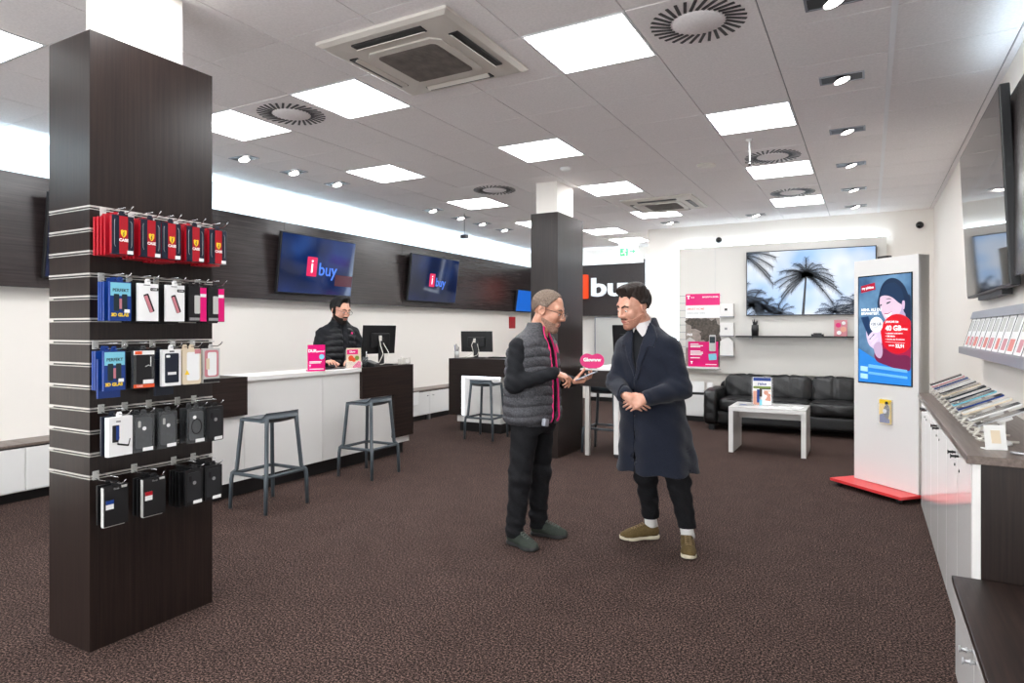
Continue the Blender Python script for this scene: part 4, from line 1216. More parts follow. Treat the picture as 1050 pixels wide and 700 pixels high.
# ------------------------------------------------------------------ totem
TA = math.atan2(-.46, .48)
t = thing('advert_totem', 'tall white advertising totem with a bright portrait screen and red base', 'display stand', (.12, 6.60, 0), TA)
MB().box(-.335, .335, 0, .12, .07, 2.085).build('body', 'white_satin', t, bevel=.004)
MB().box(-.335, .335, .02, .121, .07, 2.08).build('back_shell', 'cream_plastic', t)
MB().box(-.42, .345, -.2, .24, .042, .068).build('base_plate', 'red_lacq', t, bevel=.004)
for (sx, sy) in ((-1, -1), (1, -1), (-1, 1), (1, 1)):
    MB().tube([(sx * .32 - .04, sy * .16 + .0, .021), (sx * .32 - .01, sy * .16, .021)], .021, 12).box(sx * .32 - .045, sx * .32 - .005, sy * .16 - .015, sy * .16 + .015, .022, .043).build('caster', 'dark_metal', t)
MB().box(-.11, .0, .03, .09, 2.085, 2.11).build('top_sensor', 'black_plastic', t, bevel=.008)
SW, SH, sz0 = .545, .955, .975
M['ad_bg'] = None
def ad_bg():
    m, nt, b = _nt('advert_blue_picture')
    tc = nt.nodes.new('ShaderNodeTexCoord'); n = nt.nodes.new('ShaderNodeTexNoise'); n.inputs['Scale'].default_value = 4.5; n.inputs['Detail'].default_value = 3
    r = nt.nodes.new('ShaderNodeValToRGB'); e = r.color_ramp.elements
    e[0].position = .3; e[0].color = rgb(52, 96, 140); e[1].position = .72; e[1].color = rgb(128, 180, 222)
    nt.links.new(tc.outputs['Object'], n.inputs['Vector']); nt.links.new(n.outputs['Fac'], r.inputs['Fac'])
    nt.links.new(r.outputs['Color'], b.inputs['Emission Color']); b.inputs['Emission Strength'].default_value = .6
    b.inputs['Base Color'].default_value = (.02, .02, .03, 1); b.inputs['Roughness'].default_value = .15
    return m
def E_(n, *c, s=.62): return emat('advert_' + n, rgb(*c), s)
MB().box(-SW / 2 - .01, SW / 2 + .01, -.006, .0, sz0 - .01, sz0 + SH + .01).build('screen_frame', 'black_gloss', t)
sc = MB().box(-SW / 2, SW / 2, -.009, -.006, sz0, sz0 + SH).build('screen', ad_bg(), t)
def P2(u, v): return (-SW / 2 + u * SW, sz0 + (1 - v) * SH)     # u right, v down (0..1)
lay = [0]
def art(name, pts, m, hold=sc):
    lay[0] += 1
    y = -.009 - .0003 * lay[0]
    b = MB().prism([P2(*p) for p in pts], y, -.009, 'y')
    return b.build(name, m, hold)
def smooth_pts(pts, it=2):
    for _ in range(it):
        q = []
        for i in range(len(pts)):
            a, b = pts[i], pts[(i + 1) % len(pts)]
            q += [(a[0] * .75 + b[0] * .25, a[1] * .75 + b[1] * .25), (a[0] * .25 + b[0] * .75, a[1] * .25 + b[1] * .75)]
        pts = q
    return pts
cl = lambda pts: [(min(1, max(0, u)), min(1, max(0, v))) for u, v in pts]
art('lower_glow_picture', [(0, .68), (.35, .78), (1, .84), (1, 1), (0, 1)], E_('blue', 40, 128, 210))
art('hair_picture', cl(smooth_pts([(.4, .2), (.46, .08), (.62, .02), (.8, .05), (.93, .14), (1.0, .3), (1.0, .42), (.9, .36), (.7, .28), (.42, .32), (.37, .27)])), E_('hair', 14, 38, 66))
art('neck_picture', cl(smooth_pts([(.62, .3), (.84, .26), (.88, .36), (1.02, .4), (1.02, .5), (.6, .47)])), E_('neck', 176, 158, 192))
art('face_picture', cl(smooth_pts([(.44, .18), (.6, .17), (.76, .22), (.86, .28), (.8, .36), (.7, .44), (.6, .45), (.53, .41), (.46, .34), (.44, .31), (.42, .25)])), E_('face', 212, 186, 204))
art('back_hair_picture', cl(smooth_pts([(.88, .2), (1.02, .18), (1.02, .52), (.95, .46), (.89, .34)])), E_('hair3', 14, 38, 66))
art('fringe_picture', cl(smooth_pts([(.4, .21), (.48, .1), (.66, .06), (.84, .12), (.9, .28), (.8, .27), (.66, .2), (.5, .18)])), E_('hair2', 18, 46, 78))
art('ear_picture', cl(smooth_pts([(.84, .24), (.9, .24), (.89, .32), (.85, .32)])), E_('ear', 206, 176, 200))
art('eye_picture', smooth_pts([(.55, .255), (.63, .24), (.64, .25), (.56, .27)]), E_('eye', 30, 40, 60))
art('eye_picture', smooth_pts([(.43, .27), (.47, .265), (.47, .275), (.44, .285)]), E_('eye', 30, 40, 60))
art('brow_picture', smooth_pts([(.53, .225), (.6, .21), (.67, .225), (.6, .22)]), E_('brow', 60, 50, 70))
art('smile_picture', smooth_pts([(.52, .355), (.6, .36), (.67, .335), (.62, .385), (.55, .385)]), E_('smile', 250, 250, 255))
art('lips_picture', smooth_pts([(.51, .35), (.6, .352), (.68, .33), (.6, .36), (.53, .362)]), E_('lips', 170, 70, 110))
art('sweater_picture', cl(smooth_pts([(.45, .5), (.58, .4), (.66, .48), (1.02, .46), (1.02, .85), (.62, .8), (.42, .72)])), E_('sweater', 160, 20, 66))
art('sleeve_picture', cl(smooth_pts([(.3, .72), (.5, .66), (.7, .74), (1.02, .72), (1.02, .9), (.5, .82), (.36, .8)])), E_('sleeve', 110, 28, 70))
art('round_banner', cl([P_ for P_ in [(.76 + .31 * math.cos(a), .54 + .18 * math.sin(a)) for a in [2 * PI * q / 48 for q in range(48)]]]), E_('red', 206, 10, 34))
art('hand_picture', smooth_pts([(.15, .52), (.2, .46), (.22, .55), (.3, .5), (.42, .48), (.46, .55), (.48, .64), (.4, .7), (.3, .68), (.2, .64)]), E_('hand', 208, 190, 216))
art('wrist_picture', smooth_pts([(.3, .64), (.46, .6), (.5, .72), (.44, .78), (.34, .74)]), E_('wrist', 188, 160, 190))
art('phone_picture', [(.05, .385), (.2, .375), (.34, .57), (.24, .6)], E_('phone', 16, 50, 90))
for k in range(3):
    art('finger_picture', smooth_pts([(.2 + .03 * k, .56 + .035 * k), (.33 + .03 * k, .5 + .035 * k), (.35 + .03 * k, .52 + .035 * k), (.22 + .03 * k, .6 + .03 * k)]), E_('finger', 222, 202, 226))
art('white_disc', [(.365 + .125 * math.cos(a), .455 + .072 * math.sin(a)) for a in [2 * PI * q / 36 for q in range(36)]], E_('disc', 246, 248, 252))
art('logo_plate', [(.06, .085), (.33, .06), (.34, .125), (.065, .15)], E_('plate', 168, 8, 46))
def atxt(s, u, v, size, m, bold=.0006, al='LEFT', rot=0):
    x, z = P2(u, v); lay[0] += 1
    b = MB().merge(text_mb(s, size, .0006, bold, al), rotm(0, -rot, 0), (x, -.009 - .0003 * lay[0], z))
    b.build('lettering', m, sc)
EW, EK = E_('white', 250, 250, 252, s=.72), E_('ink', 70, 76, 96)
atxt('my phöne', .2, .105, .032, EW, .001, 'CENTER', .06)
atxt('MEHR. ALS DU', .07, .385 - .07, .034, EW, .001)
atxt('ERWARTEST.', .07, .42 - .07, .034, EW, .001)
atxt('+20 GB', .365, .45, .036, EK, .001, 'CENTER')
atxt('zusätzlich', .365, .475, .014, EK, .0002, 'CENTER')
atxt('JANUAR bis', .55, .43, .026, EW, .0006)
atxt('40 GB', .55, .49, .062, EW, .002)
atxt('5G-Netz', .8, .497, .024, EW, .0008)
atxt('+ unlimitiert telefonieren', .55, .535, .017, EW, .0003)
atxt('+ 300 Mbit/s', .55, .562, .019, EW, .0005)
atxt('+ 10 GB in der EU inklusive', .55, .59, .017, EW, .0003)
atxt('monatl.', .61, .645, .02, EW, .0003)
atxt('22,91', .74, .65, .04, EW, .0016)
art('rule', [(.55, .612), (.9, .62), (.9, .622), (.55, .614)], EW)
art('small_print', [(.22, .83), (.94, .86), (.94, .885), (.22, .86)], E_('small', 110, 180, 232))
art('small_print', [(.22, .9), (.94, .92), (.94, .94), (.22, .92)], E_('small', 110, 180, 232))
art('badge_picture', [(.06, .85), (.19, .855), (.19, .9), (.06, .895)], E_('badge', 170, 215, 245))
art('badge_picture', [(.06, .92), (.19, .925), (.19, .97), (.06, .965)], E_('badge', 170, 215, 245))
# leaflet pocket on the totem
tt = thing('leaflet_pocket', 'clear pocket with yellow and blue leaflets on the white totem front', 'leaflet holder', (0, 0, 0), TA)
tt.location = (.12 + math.cos(TA) * (.0) + .0 * SN, 6.60, .0)
x0 = .025
MB().box(x0 - .065, x0 + .065, -.035, -.032, .62, .8).box(x0 - .065, x0 + .065, -.035, -.001, .617, .62).box(x0 + .063, x0 + .066, -.035, -.001, .62, .82).box(x0 - .065, x0 + .065, -.004, -.001, .62, .84).build('pocket', 'clear', tt)
l = MB().box(x0 - .06, x0 + .055, -.022, -.008, .625, .835).build('leaflet', 'beige_print', tt) if 0 else MB().box(x0 - .06, x0 + .055, -.022, -.008, .625, .835).build('leaflet', 'yellow_print', tt)
MB().prism([(x0 - .055, .63), (x0 + .05, .63), (x0 + .05, .66), (x0 - .0, .72), (x0 - .055, .7)], -.024, -.022, 'y').build('blue_picture', 'blue_print', l)
MB().prism(smooth_pts([(x0 - .01, .69), (x0 + .04, .66), (x0 + .052, .78), (x0 + .02, .8), (x0 - .015, .76)]), -.025, -.022, 'y').build('person_picture', 'navy_print', l)
MB().prism(circ(.016, 14), -.0255, -.022, 'y', loc=(x0 + .018, 0, .805)).build('hair_picture', 'black_print', l)
MB().prism(circ(.02, 14), -.0258, -.022, 'y', loc=(x0 + .0, 0, .735)).build('shirt_picture', 'white_print', l)

# ------------------------------------------------------------------ right side: tall cabinets, worktop, bench
FX = .375
ys = [3.30, 3.80, 4.30, 4.80, 5.30, 5.80, 6.28]
seq = ['nearest the camera, beside the low bench', 'second from the bench', 'third from the bench', 'fourth from the bench', 'fifth from the bench', 'farthest, beside the red totem base']
for k in range(6):
    y0, y1 = ys[k], ys[k + 1]; hw = (y1 - y0) / 2
    t = thing('base_cabinet', 'white gloss base cabinet on the right wall, ' + seq[k], 'cabinet', (FX, (y0 + y1) / 2, 0), 0, 'white base cabinets along the right wall')
    MB().box(.02, XR - FX - .006, -hw + .0005, hw - .0005, .02, .895).build('body', 'white_satin', t)
    MB().box(.03, XR - FX - .006, -hw + .001, hw - .001, 0, .02).build('plinth', 'white_satin', t)
    d = MB().box(0, .0195, -hw + .0015, hw - .0015, .012, .89).build('door', 'white_gloss', t, bevel=.0015)
    hy = (hw - .06) if k % 2 == 0 else (-hw + .06)
    hb = MB()
    for z in (.845,):
        hb.tube([(0, hy, z), (-.03, hy, z)], .006, 10).tube([(-.03, hy, z - .0), (-.034, hy, z)], .011, 12).tube([(-.012, hy, z), (-.016, hy, z)], .009, 12)
    hb.build('handle', 'dark_metal', d)
    MB().tube([(.0, hy + (.03 if k % 2 else -.03), .78), (-.003, hy + (.03 if k % 2 else -.03), .78)], .007, 12).build('lock', 'dark_metal', d)
t = thing('end_panel', 'dark wood end panel closing the tall cabinets beside the bench', 'panel', (FX + .03, 3.27, 0))
MB().box(.0, XR - FX - .036, -.0, .028, 0, .895).build('board', 'wenge_v', t)
MB().box(-.03, -.0015, 0, .028, 0, .895).build('edge_strip', 'white_satin', t)
o = MB().box(FX - .02, XR - .006, 3.255, 6.3, .8955, .93).build('worktop', 'taupe_top', bevel=.003); tag(o, 'brown grey worktop running over the white cabinets on the right', 'worktop')
o2 = MB().box(FX + .06, XR - .006, 3.253, 3.2535, .897, .929)
# bench
t = thing('low_bench', 'low dark-topped bench cabinet at the bottom right corner', 'bench', (.315, 2.1, 0))
MB().box(.02, .46, -1.6, 1.15, .02, .395).build('body', 'white_satin', t)
MB().box(-.012, .465, -1.62, 1.16, .395, .424).build('top', 'wenge_y', t, bevel=.003)
for k in range(5):
    y1 = 1.15 - k * .55; y0 = y1 - .547
    d = MB().box(0, .0195, y0, y1, .02, .392).build('door', 'white_gloss', t, bevel=.0015)
    hy = y0 + .045 if k % 2 == 0 else y1 - .045
    MB().tube([(0, hy, .33), (-.034, hy, .33)], .006, 10).tube([(-.034, hy, .33), (-.04, hy, .33)], .012, 12).tube([(-.014, hy, .33), (-.019, hy, .33)], .0095, 12).build('handle', 'steel', d)

# phones on security stands
cols = ['case_dark', 'pink_print', 'blue_print', 'white_plastic', 'case_dark', 'beige_print', 'teal_print', 'navy_print', 'cyan_print', 'blue_print', 'beige_print', 'white_plastic', 'steel']
cdesc = ['dark', 'rose', 'blue', 'white', 'dark', 'cream', 'dark teal', 'navy', 'pale cyan', 'bright blue', 'cream', 'white', 'silver']
yy = [6.14, 5.95, 5.76, 5.57, 5.36, 5.15, 4.94, 4.75, 4.56, 4.33, 4.1, 3.86, 3.64]
nth = ['farthest', 'second', 'third', 'fourth', 'fifth', 'sixth', 'seventh', 'eighth', 'ninth', 'tenth', 'eleventh', 'twelfth', 'thirteenth']
for k, y in enumerate(yy):
    lab = ('%s phone tilted on a security stand, %s from the totem end of the worktop' % (cdesc[k], nth[k])) if k else 'dark phone tilted on a security stand, farthest one next to the totem'
    if k == len(yy) - 1: lab = 'silver phone tilted on a security stand, nearest the camera behind the white price frame'
    t = thing('display_phone', lab, 'phone', (.53, y, .9305), 0, 'display phones on the right worktop')
    R = rotm(0, -.42, 0)
    c0 = Vector((.0, 0, .125))
    MB().prism(rrect(.225, .09, .012), -.004, .004, 'z', R=R, loc=c0).build('phone', cols[k], t)
    MB().prism(rrect(.215, .082, .01), .004, .005, 'z', R=R, loc=c0).build('screen', 'scr_off' if k % 3 == 0 else ('lgrey' if k % 3 == 1 else 'smoke_clear'), t)
    b = MB().lathe([(.038, 0), (.036, .014), (.012, .022), (.01, .07)], n=16).obox(c0 + R @ Vector((0, 0, -.012)), (.06, .05, .015), R)
    b.tube([(0, 0, .06), (0, 0, .118)], .012, 8)
    b.build('stand', 'white_plastic', t)
    cb = MB()
    pts = [Vector((-.02, 0, .105)), Vector((-.075, .01, .07)), Vector((-.105, .02, .03)), Vector((-.07, .03, .008)), Vector((-.0, .055, .006)), Vector((.07, .06, .006))]
    cb.tube(pts, .0055, 7)
    # coiled length
    co_ = [(-.06 - .03 * math.cos(s_ * .35) + .012 * math.cos(s_ * 2.4), .0 + .012 * math.sin(s_ * 2.4), .012 + .0 + .085 * s_ / 16) for s_ in range(0, 17)]
    cb.tube(co_, .0045, 6)
    cb.build('coiled_cable', 'cable', t)
t = thing('price_frame', 'small white upright price card in front of the nearest phone on the worktop', 'price card', (.485, 3.46, .9305), .35)
MB().prism([(0, 0), (.045, 0), (.045, .004), (.008, .006), (.026, .104), (.022, .105)], -.042, .042, 'x').build('card', 'white_plastic', t)
MB().obox((.0, .011, .055), (.036, .004, .056), rotm(-.2, 0, 0)).build('print', 'beige_print', t)
t = thing('loose_plug', 'loose cable end with metal plug on the worktop edge beside the price card', 'cable', (.66, 3.36, .9305))
MB().tube([(-.14, .02, .006), (-.13, 0, .008), (-.05, -.01, .007), (.05, .0, .007)], .006, 8).build('cable', 'steel', t)
MB().tube([(.05, 0, .007), (.06, 0, .02)], .008, 8).build('plug', 'dark_metal', t)

# phone card rail on the right wall
t = thing('card_rail', 'slanted grey metal rail of white phone cards on the right wall', 'display rail', (XR, 0, 0))
ra, rb = 3.4, 6.25
def slant(z): return -.05 - (1.56 - z) * .28
MB().prism([(-.002, 1.28), (slant(1.28) - .035, 1.265), (slant(1.30) - .04, 1.315), (slant(1.3) - .022, 1.318), (-.002, 1.318)], ra, rb, 'y').build('lower_ledge', 'rail_grey', t)
MB().prism([(-.002, 1.535), (slant(1.535) - .03, 1.535), (slant(1.58) - .026, 1.59), (-.002, 1.59)], ra, rb, 'y').build('upper_lip', 'rail_grey', t)
MB().prism([(slant(1.3) + .005, 1.318), (slant(1.535) + .005, 1.535), (-.002, 1.535), (-.002, 1.318)], ra, rb, 'y').build('back_board', 'white_satin', t)
n = 12
for k in range(n):
    y = 6.12 - k * .222
    b = MB().prism([(slant(1.318) - .016, 1.319), (slant(1.534) - .016, 1.534), (slant(1.534) - .008, 1.534), (slant(1.318) - .008, 1.319)], -.095, .095, 'y')
    o = b.build('phone_card', 'white_print', loc=(XR, y, 0))
    z0, z1 = 1.335, 1.40
    MB().prism([(slant(z0) - .0175, z0), (slant(z1) - .0175, z1), (slant(z1) - .0165, z1), (slant(z0) - .0165, z0)], -.07, .02 + .02 * (k % 3), 'y').build('red_print', 'pink_print' if k % 2 else mat('soft_red_print', rgb(220, 120, 110), .4), o)
    z0, z1 = 1.44, 1.52
    MB().prism([(slant(z0) - .0175, z0), (slant(z1) - .0175, z1), (slant(z1) - .0165, z1), (slant(z0) - .0165, z0)], -.06, .06, 'y').build('phone_picture', 'lgrey', o)
    MB().prism([(slant(1.319) - .018, 1.3195), (slant(1.534) - .018, 1.534), (slant(1.534) - .008, 1.534), (slant(1.319) - .008, 1.3195)], .096, .101, 'y').build('divider', 'dark_metal', o)
    tag(o, 'white phone card on the slanted wall rail, %s from the far end' % (['first'] + nth[1:])[k], 'card', 'phone cards on the wall rail')

# right wall television
t, R = screen_tv(.70, 5.47, 1.70, -PI / 2, 1.82, 1.15, .045, 'large tilted glossy television high on the right wall, seen at a steep angle', depth=.05)
MB().obox(R @ Vector((0, -.001, 1.15 / 2)), (1.79, .004, 1.12), R).build('screen', 'scr_mirror' if 'scr_mirror' in M else 'scr_off', t)
MB().box(-.3, .3, .06, .085, .3, .8).build('wall_bracket', 'dark_metal', t)
MB().box(-.5, .5, .02, .075, -.03, .02).build('sound_bar', 'black_plastic', t)
b = MB().box(.715, .745, -3.6, 5.0, 1.75, 2.80); b.box(.745, .785, -3.6, 5, 1.9, 1.94); b.build('trim_3', 'bulk', kind='structure')

o = MB().box(.76, .78, -3.6, 4.95, 2.74, 2.755).build('cove_light', 'cove3'); tag(o, 'bluish LED strip glowing behind the dark band high on the right wall', 'light strip')
# ------------------------------------------------------------------ implicit surfaces for figures and clothes
def V3(*a): return np.array(a, dtype=np.float64)
def unit(v): return v / np.linalg.norm(v)
class Vol:
    def __init__(s, lo, hi, h):
        s.lo = np.array(lo, float); s.h = h
        s.n = np.ceil((np.array(hi, float) - s.lo) / h).astype(int) + 1
        s.F = np.full(s.n, 1.0, np.float32)
        s.ax = [(s.lo[i] + h * np.arange(s.n[i])).astype(np.float32) for i in range(3)]
    def blk(s, lo, hi):
        a = np.maximum(0, np.floor((np.array(lo) - s.lo) / s.h).astype(int)); b = np.minimum(s.n, np.ceil((np.array(hi) - s.lo) / s.h).astype(int) + 1)
        if np.any(b <= a): return None, None, None, None
        sl = tuple(slice(a[i], b[i]) for i in range(3))
        return sl, s.ax[0][sl[0]][:, None, None], s.ax[1][sl[1]][None, :, None], s.ax[2][sl[2]][None, None, :]
    def full(s): return s.ax[0][:, None, None], s.ax[1][None, :, None], s.ax[2][None, None, :]
    def _in(s, sl, d, k, sub):
        F = s.F[sl]
        if sub:
            if k: hh = np.clip(.5 - .5 * (F + d) / k, 0, 1); s.F[sl] = F + (-d - F) * hh + k * hh * (1 - hh)
            else: s.F[sl] = np.maximum(F, -d)
        else:
            if k: hh = np.clip(.5 + .5 * (d - F) / k, 0, 1); s.F[sl] = d + (F - d) * hh - k * hh * (1 - hh)
            else: s.F[sl] = np.minimum(F, d)
    def cone(s, a, b, ra, rb=None, k=.01, sub=False):
        rb = ra if rb is None else rb; a = np.array(a, float); b = np.array(b, float); m = max(ra, rb) + k + .06
        sl, X, Y, Z = s.blk(np.minimum(a, b) - m, np.maximum(a, b) + m)
        if sl is None: return s
        ba = b - a; l2 = max(ba @ ba, 1e-9)
        px, py, pz = X - a[0], Y - a[1], Z - a[2]
        t = np.clip((px * ba[0] + py * ba[1] + pz * ba[2]) / l2, 0, 1)
        d = np.sqrt((px - t * ba[0]) ** 2 + (py - t * ba[1]) ** 2 + (pz - t * ba[2]) ** 2) - (ra + (rb - ra) * t)
        s._in(sl, d, k, sub); return s
    def chain(s, pts, rs, k=.01):
        for i in range(len(pts) - 1): s.cone(pts[i], pts[i + 1], rs[i], rs[i + 1], k)
        return s
    def ell(s, c, r, R=None, k=.01, sub=False):
        c = np.array(c, float); r = np.array(r, float); m = r.max() + k + .06
        sl, X, Y, Z = s.blk(c - m, c + m)
        if sl is None: return s
        px, py, pz = X - c[0], Y - c[1], Z - c[2]
        if R is not None:
            px, py, pz = (px * R[0, i] + py * R[1, i] + pz * R[2, i] for i in range(3))
        k0 = np.sqrt((px / r[0]) ** 2 + (py / r[1]) ** 2 + (pz / r[2]) ** 2)
        k1 = np.sqrt((px / r[0] ** 2) ** 2 + (py / r[1] ** 2) ** 2 + (pz / r[2] ** 2) ** 2) + 1e-9
        s._in(sl, k0 * (k0 - 1) / k1, k, sub); return s
    def loft(s, st, f, k=.01, grow=0., cap0=0., cap1=0., n=2.3):
        """st: rows (z, cx, cy, half along f, half across)"""
        st = np.array(sorted(st), float); z0, z1 = st[0, 0], st[-1, 0]
        R = st[:, 3:5].max() + .1 + grow
        sl, X, Y, Z = s.blk((st[:, 1].min() - R, st[:, 2].min() - R, z0 - .08), (st[:, 1].max() + R, st[:, 2].max() + R, z1 + .08))
        zz = Z.ravel()
        def ip(col):
            # smooth (monotone-ish) interpolation
            z, v = st[:, 0], st[:, col]
            i = np.clip(np.searchsorted(z, zz) - 1, 0, len(z) - 2)
            t = np.clip((zz - z[i]) / (z[i + 1] - z[i]), 0, 1)
            g = np.gradient(v, z)
            h_ = z[i + 1] - z[i]
            r = (2 * t ** 3 - 3 * t ** 2 + 1) * v[i] + (t ** 3 - 2 * t ** 2 + t) * h_ * g[i] + (-2 * t ** 3 + 3 * t ** 2) * v[i + 1] + (t ** 3 - t ** 2) * h_ * g[i + 1]
            return r.astype(np.float32)[None, None, :]
        cx, cy, A, B = ip(1), ip(2), ip(3) + grow, ip(4) + grow
        px, py = X - cx, Y - cy
        u = px * f[0] + py * f[1]; v = -px * f[1] + py * f[0]
        q = ((np.abs(u) / A) ** n + (np.abs(v) / B) ** n) ** (1 / n) + 1e-6
        L = np.sqrt(u * u + v * v)
        d = np.where(q > .15, L * (1 - 1 / q), -np.minimum(A, B) * .85)
        d = np.maximum(d, np.maximum(Z - (z1 + cap1), (z0 - cap0) - Z))
        s._in(sl, d.astype(np.float32), k, False); return s
    def copy(s, off=0.):
        o = object.__new__(Vol); o.lo, o.h, o.n, o.ax = s.lo, s.h, s.n, s.ax; o.F = s.F + np.float32(off); return o
    def add(s, fn):
        s.F = (s.F + fn(*s.full())).astype(np.float32); return s
    def clip(s, fn, k=0):
        d = fn(*s.full())
        if k: hh = np.clip(.5 - .5 * (d - s.F) / k, 0, 1); hh = 1 - hh; s.F = (s.F + (d - s.F) * hh + k * hh * (1 - hh)).astype(np.float32)
        else: s.F = np.maximum(s.F, d).astype(np.float32)
        return s
    def mesh(s):
        F = s.F.copy()
        for a in range(3):          # close the volume at its border
            i = [slice(None)] * 3
            for e in (0, -1):
                i[a] = e; F[tuple(i)] = np.maximum(F[tuple(i)], s.h * .5)
        I = F < 0
        c = [slice(0, -1), slice(1, None)]
        al = np.ones(tuple(s.n - 1), bool); an = np.zeros(tuple(s.n - 1), bool)
        for i in c:
            for j in c:
                for k in c:
                    q = I[i, j, k]; al &= q; an |= q
        act = an & ~al
        idx = np.argwhere(act)
        N = len(idx)
        ids = np.full(act.shape, -1, np.int32); ids[act] = np.arange(N)
        acc = np.zeros((N, 3)); cnt = np.zeros(N)
        corners = [(a, b, d) for a in (0, 1) for b in (0, 1) for d in (0, 1)]
        val = {q: F[idx[:, 0] + q[0], idx[:, 1] + q[1], idx[:, 2] + q[2]] for q in corners}
        for p in corners:
            for ax in range(3):
                if p[ax]: continue
                q = list(p); q[ax] = 1; q = tuple(q)
                a, b = val[p], val[q]; m = (a < 0) != (b < 0)
                t = a[m] / (a[m] - b[m])
                pt = np.tile(np.array(p, float), (m.sum(), 1)); pt[:, ax] = t
                acc[m] += pt; cnt[m] += 1
        v = s.lo + s.h * (idx + acc / cnt[:, None])
        quads = []
        for ax in range(3):
            o1, o2 = [(1, 2), (2, 0), (0, 1)][ax]
            A = np.take(I, range(0, s.n[ax] - 1), ax); B = np.take(I, range(1, s.n[ax]), ax)
            for flag, ch in ((0, A & ~B), (1, ~A & B)):
                e = np.argwhere(ch)
                e = e[(e[:, o1] > 0) & (e[:, o2] > 0) & (e[:, o1] < s.n[o1] - 1) & (e[:, o2] < s.n[o2] - 1)]
                if not len(e): continue
                def g(d1, d2):
                    w = e.copy(); w[:, o1] -= d1; w[:, o2] -= d2
                    return ids[w[:, 0], w[:, 1], w[:, 2]]
                Q = np.stack([g(1, 1), g(0, 1), g(0, 0), g(1, 0)], 1)
                quads.append(Q if flag == 0 else Q[:, ::-1])
        return v, np.concatenate(quads)
    def build(s, name, m, parent=None, xf=None, relax=1):
        v, q = s.mesh()
        for _ in range(relax):      # light Laplacian pass, takes the voxel grain off
            acc = np.zeros_like(v); cnt = np.zeros(len(v))
            for a in range(4):
                i, j = q[:, a], q[:, (a + 1) % 4]
                np.add.at(acc, i, v[j]); np.add.at(cnt, i, 1); np.add.at(acc, j, v[i]); np.add.at(cnt, j, 1)
            v = v * .5 + .5 * acc / np.maximum(cnt, 1)[:, None]
        if xf is not None: v = xf(v)
        return npmesh(name, v, q, m, parent)
def npmesh(name, v, q, m, parent=None):
    me = bpy.data.meshes.new(name)
    me.vertices.add(len(v)); me.vertices.foreach_set('co', v.astype(np.float32).ravel())
    me.loops.add(q.size); me.loops.foreach_set('vertex_index', q.astype(np.int32).ravel())
    me.polygons.add(len(q)); me.polygons.foreach_set('loop_start', np.arange(0, q.size, 4, dtype=np.int32))
    me.polygons.foreach_set('use_smooth', np.ones(len(q), bool))
    me.update(calc_edges=True); me.validate()
    for k in (m if isinstance(m, (list, tuple)) else [m]): me.materials.append(M[k] if isinstance(k, str) else k)
    o = bpy.data.objects.new(name, me); COL.objects.link(o)
    if parent: o.parent = parent
    return o
def smin(a, b, k):
    h = np.clip(.5 + .5 * (b - a) / k, 0, 1); return b + (a - b) * h - k * h * (1 - h)
def polyd(P, x, y):
    """signed distance to a polygon, negative inside"""
    P = np.array(P, float); d = None; sgn = None
    n = len(P)
    for i in range(n):
        a, b = P[i], P[i - 1]; ex, ey = b - a
        wx, wy = x - a[0], y - a[1]
        t = np.clip((wx * ex + wy * ey) / (ex * ex + ey * ey), 0, 1)
        bx, by = wx - ex * t, wy - ey * t
        dd = bx * bx + by * by
        d = dd if d is None else np.minimum(d, dd)
        c1 = y >= a[1]; c2 = y < b[1]; c3 = ex * wy > ey * wx
        fl = np.where((c1 & c2 & c3) | (~c1 & ~c2 & ~c3), -1., 1.)
        sgn = fl if sgn is None else sgn * fl
    return sgn * np.sqrt(d)
def polyline(P, x, y, r):
    P = np.array(P, float); d = None
    for i in range(len(P) - 1):
        a, b = P[i], P[i + 1]; ex, ey = b - a
        wx, wy = x - a[0], y - a[1]
        t = np.clip((wx * ex + wy * ey) / (ex * ex + ey * ey), 0, 1)
        dd = (wx - ex * t) ** 2 + (wy - ey * t) ** 2
        d = dd if d is None else np.minimum(d, dd)
    return np.sqrt(d) - r
def wr(X, Y, Z, s, a, seed=0.):
    """soft folds"""
    return a * (np.sin(X * s * 1.1 + Z * s * .7 + seed) * np.sin(Y * s * .9 - Z * s * 1.3 + 2 * seed) + .5 * np.sin(Z * s * 2.1 + X * s * 1.7 + Y * s + seed * 3))

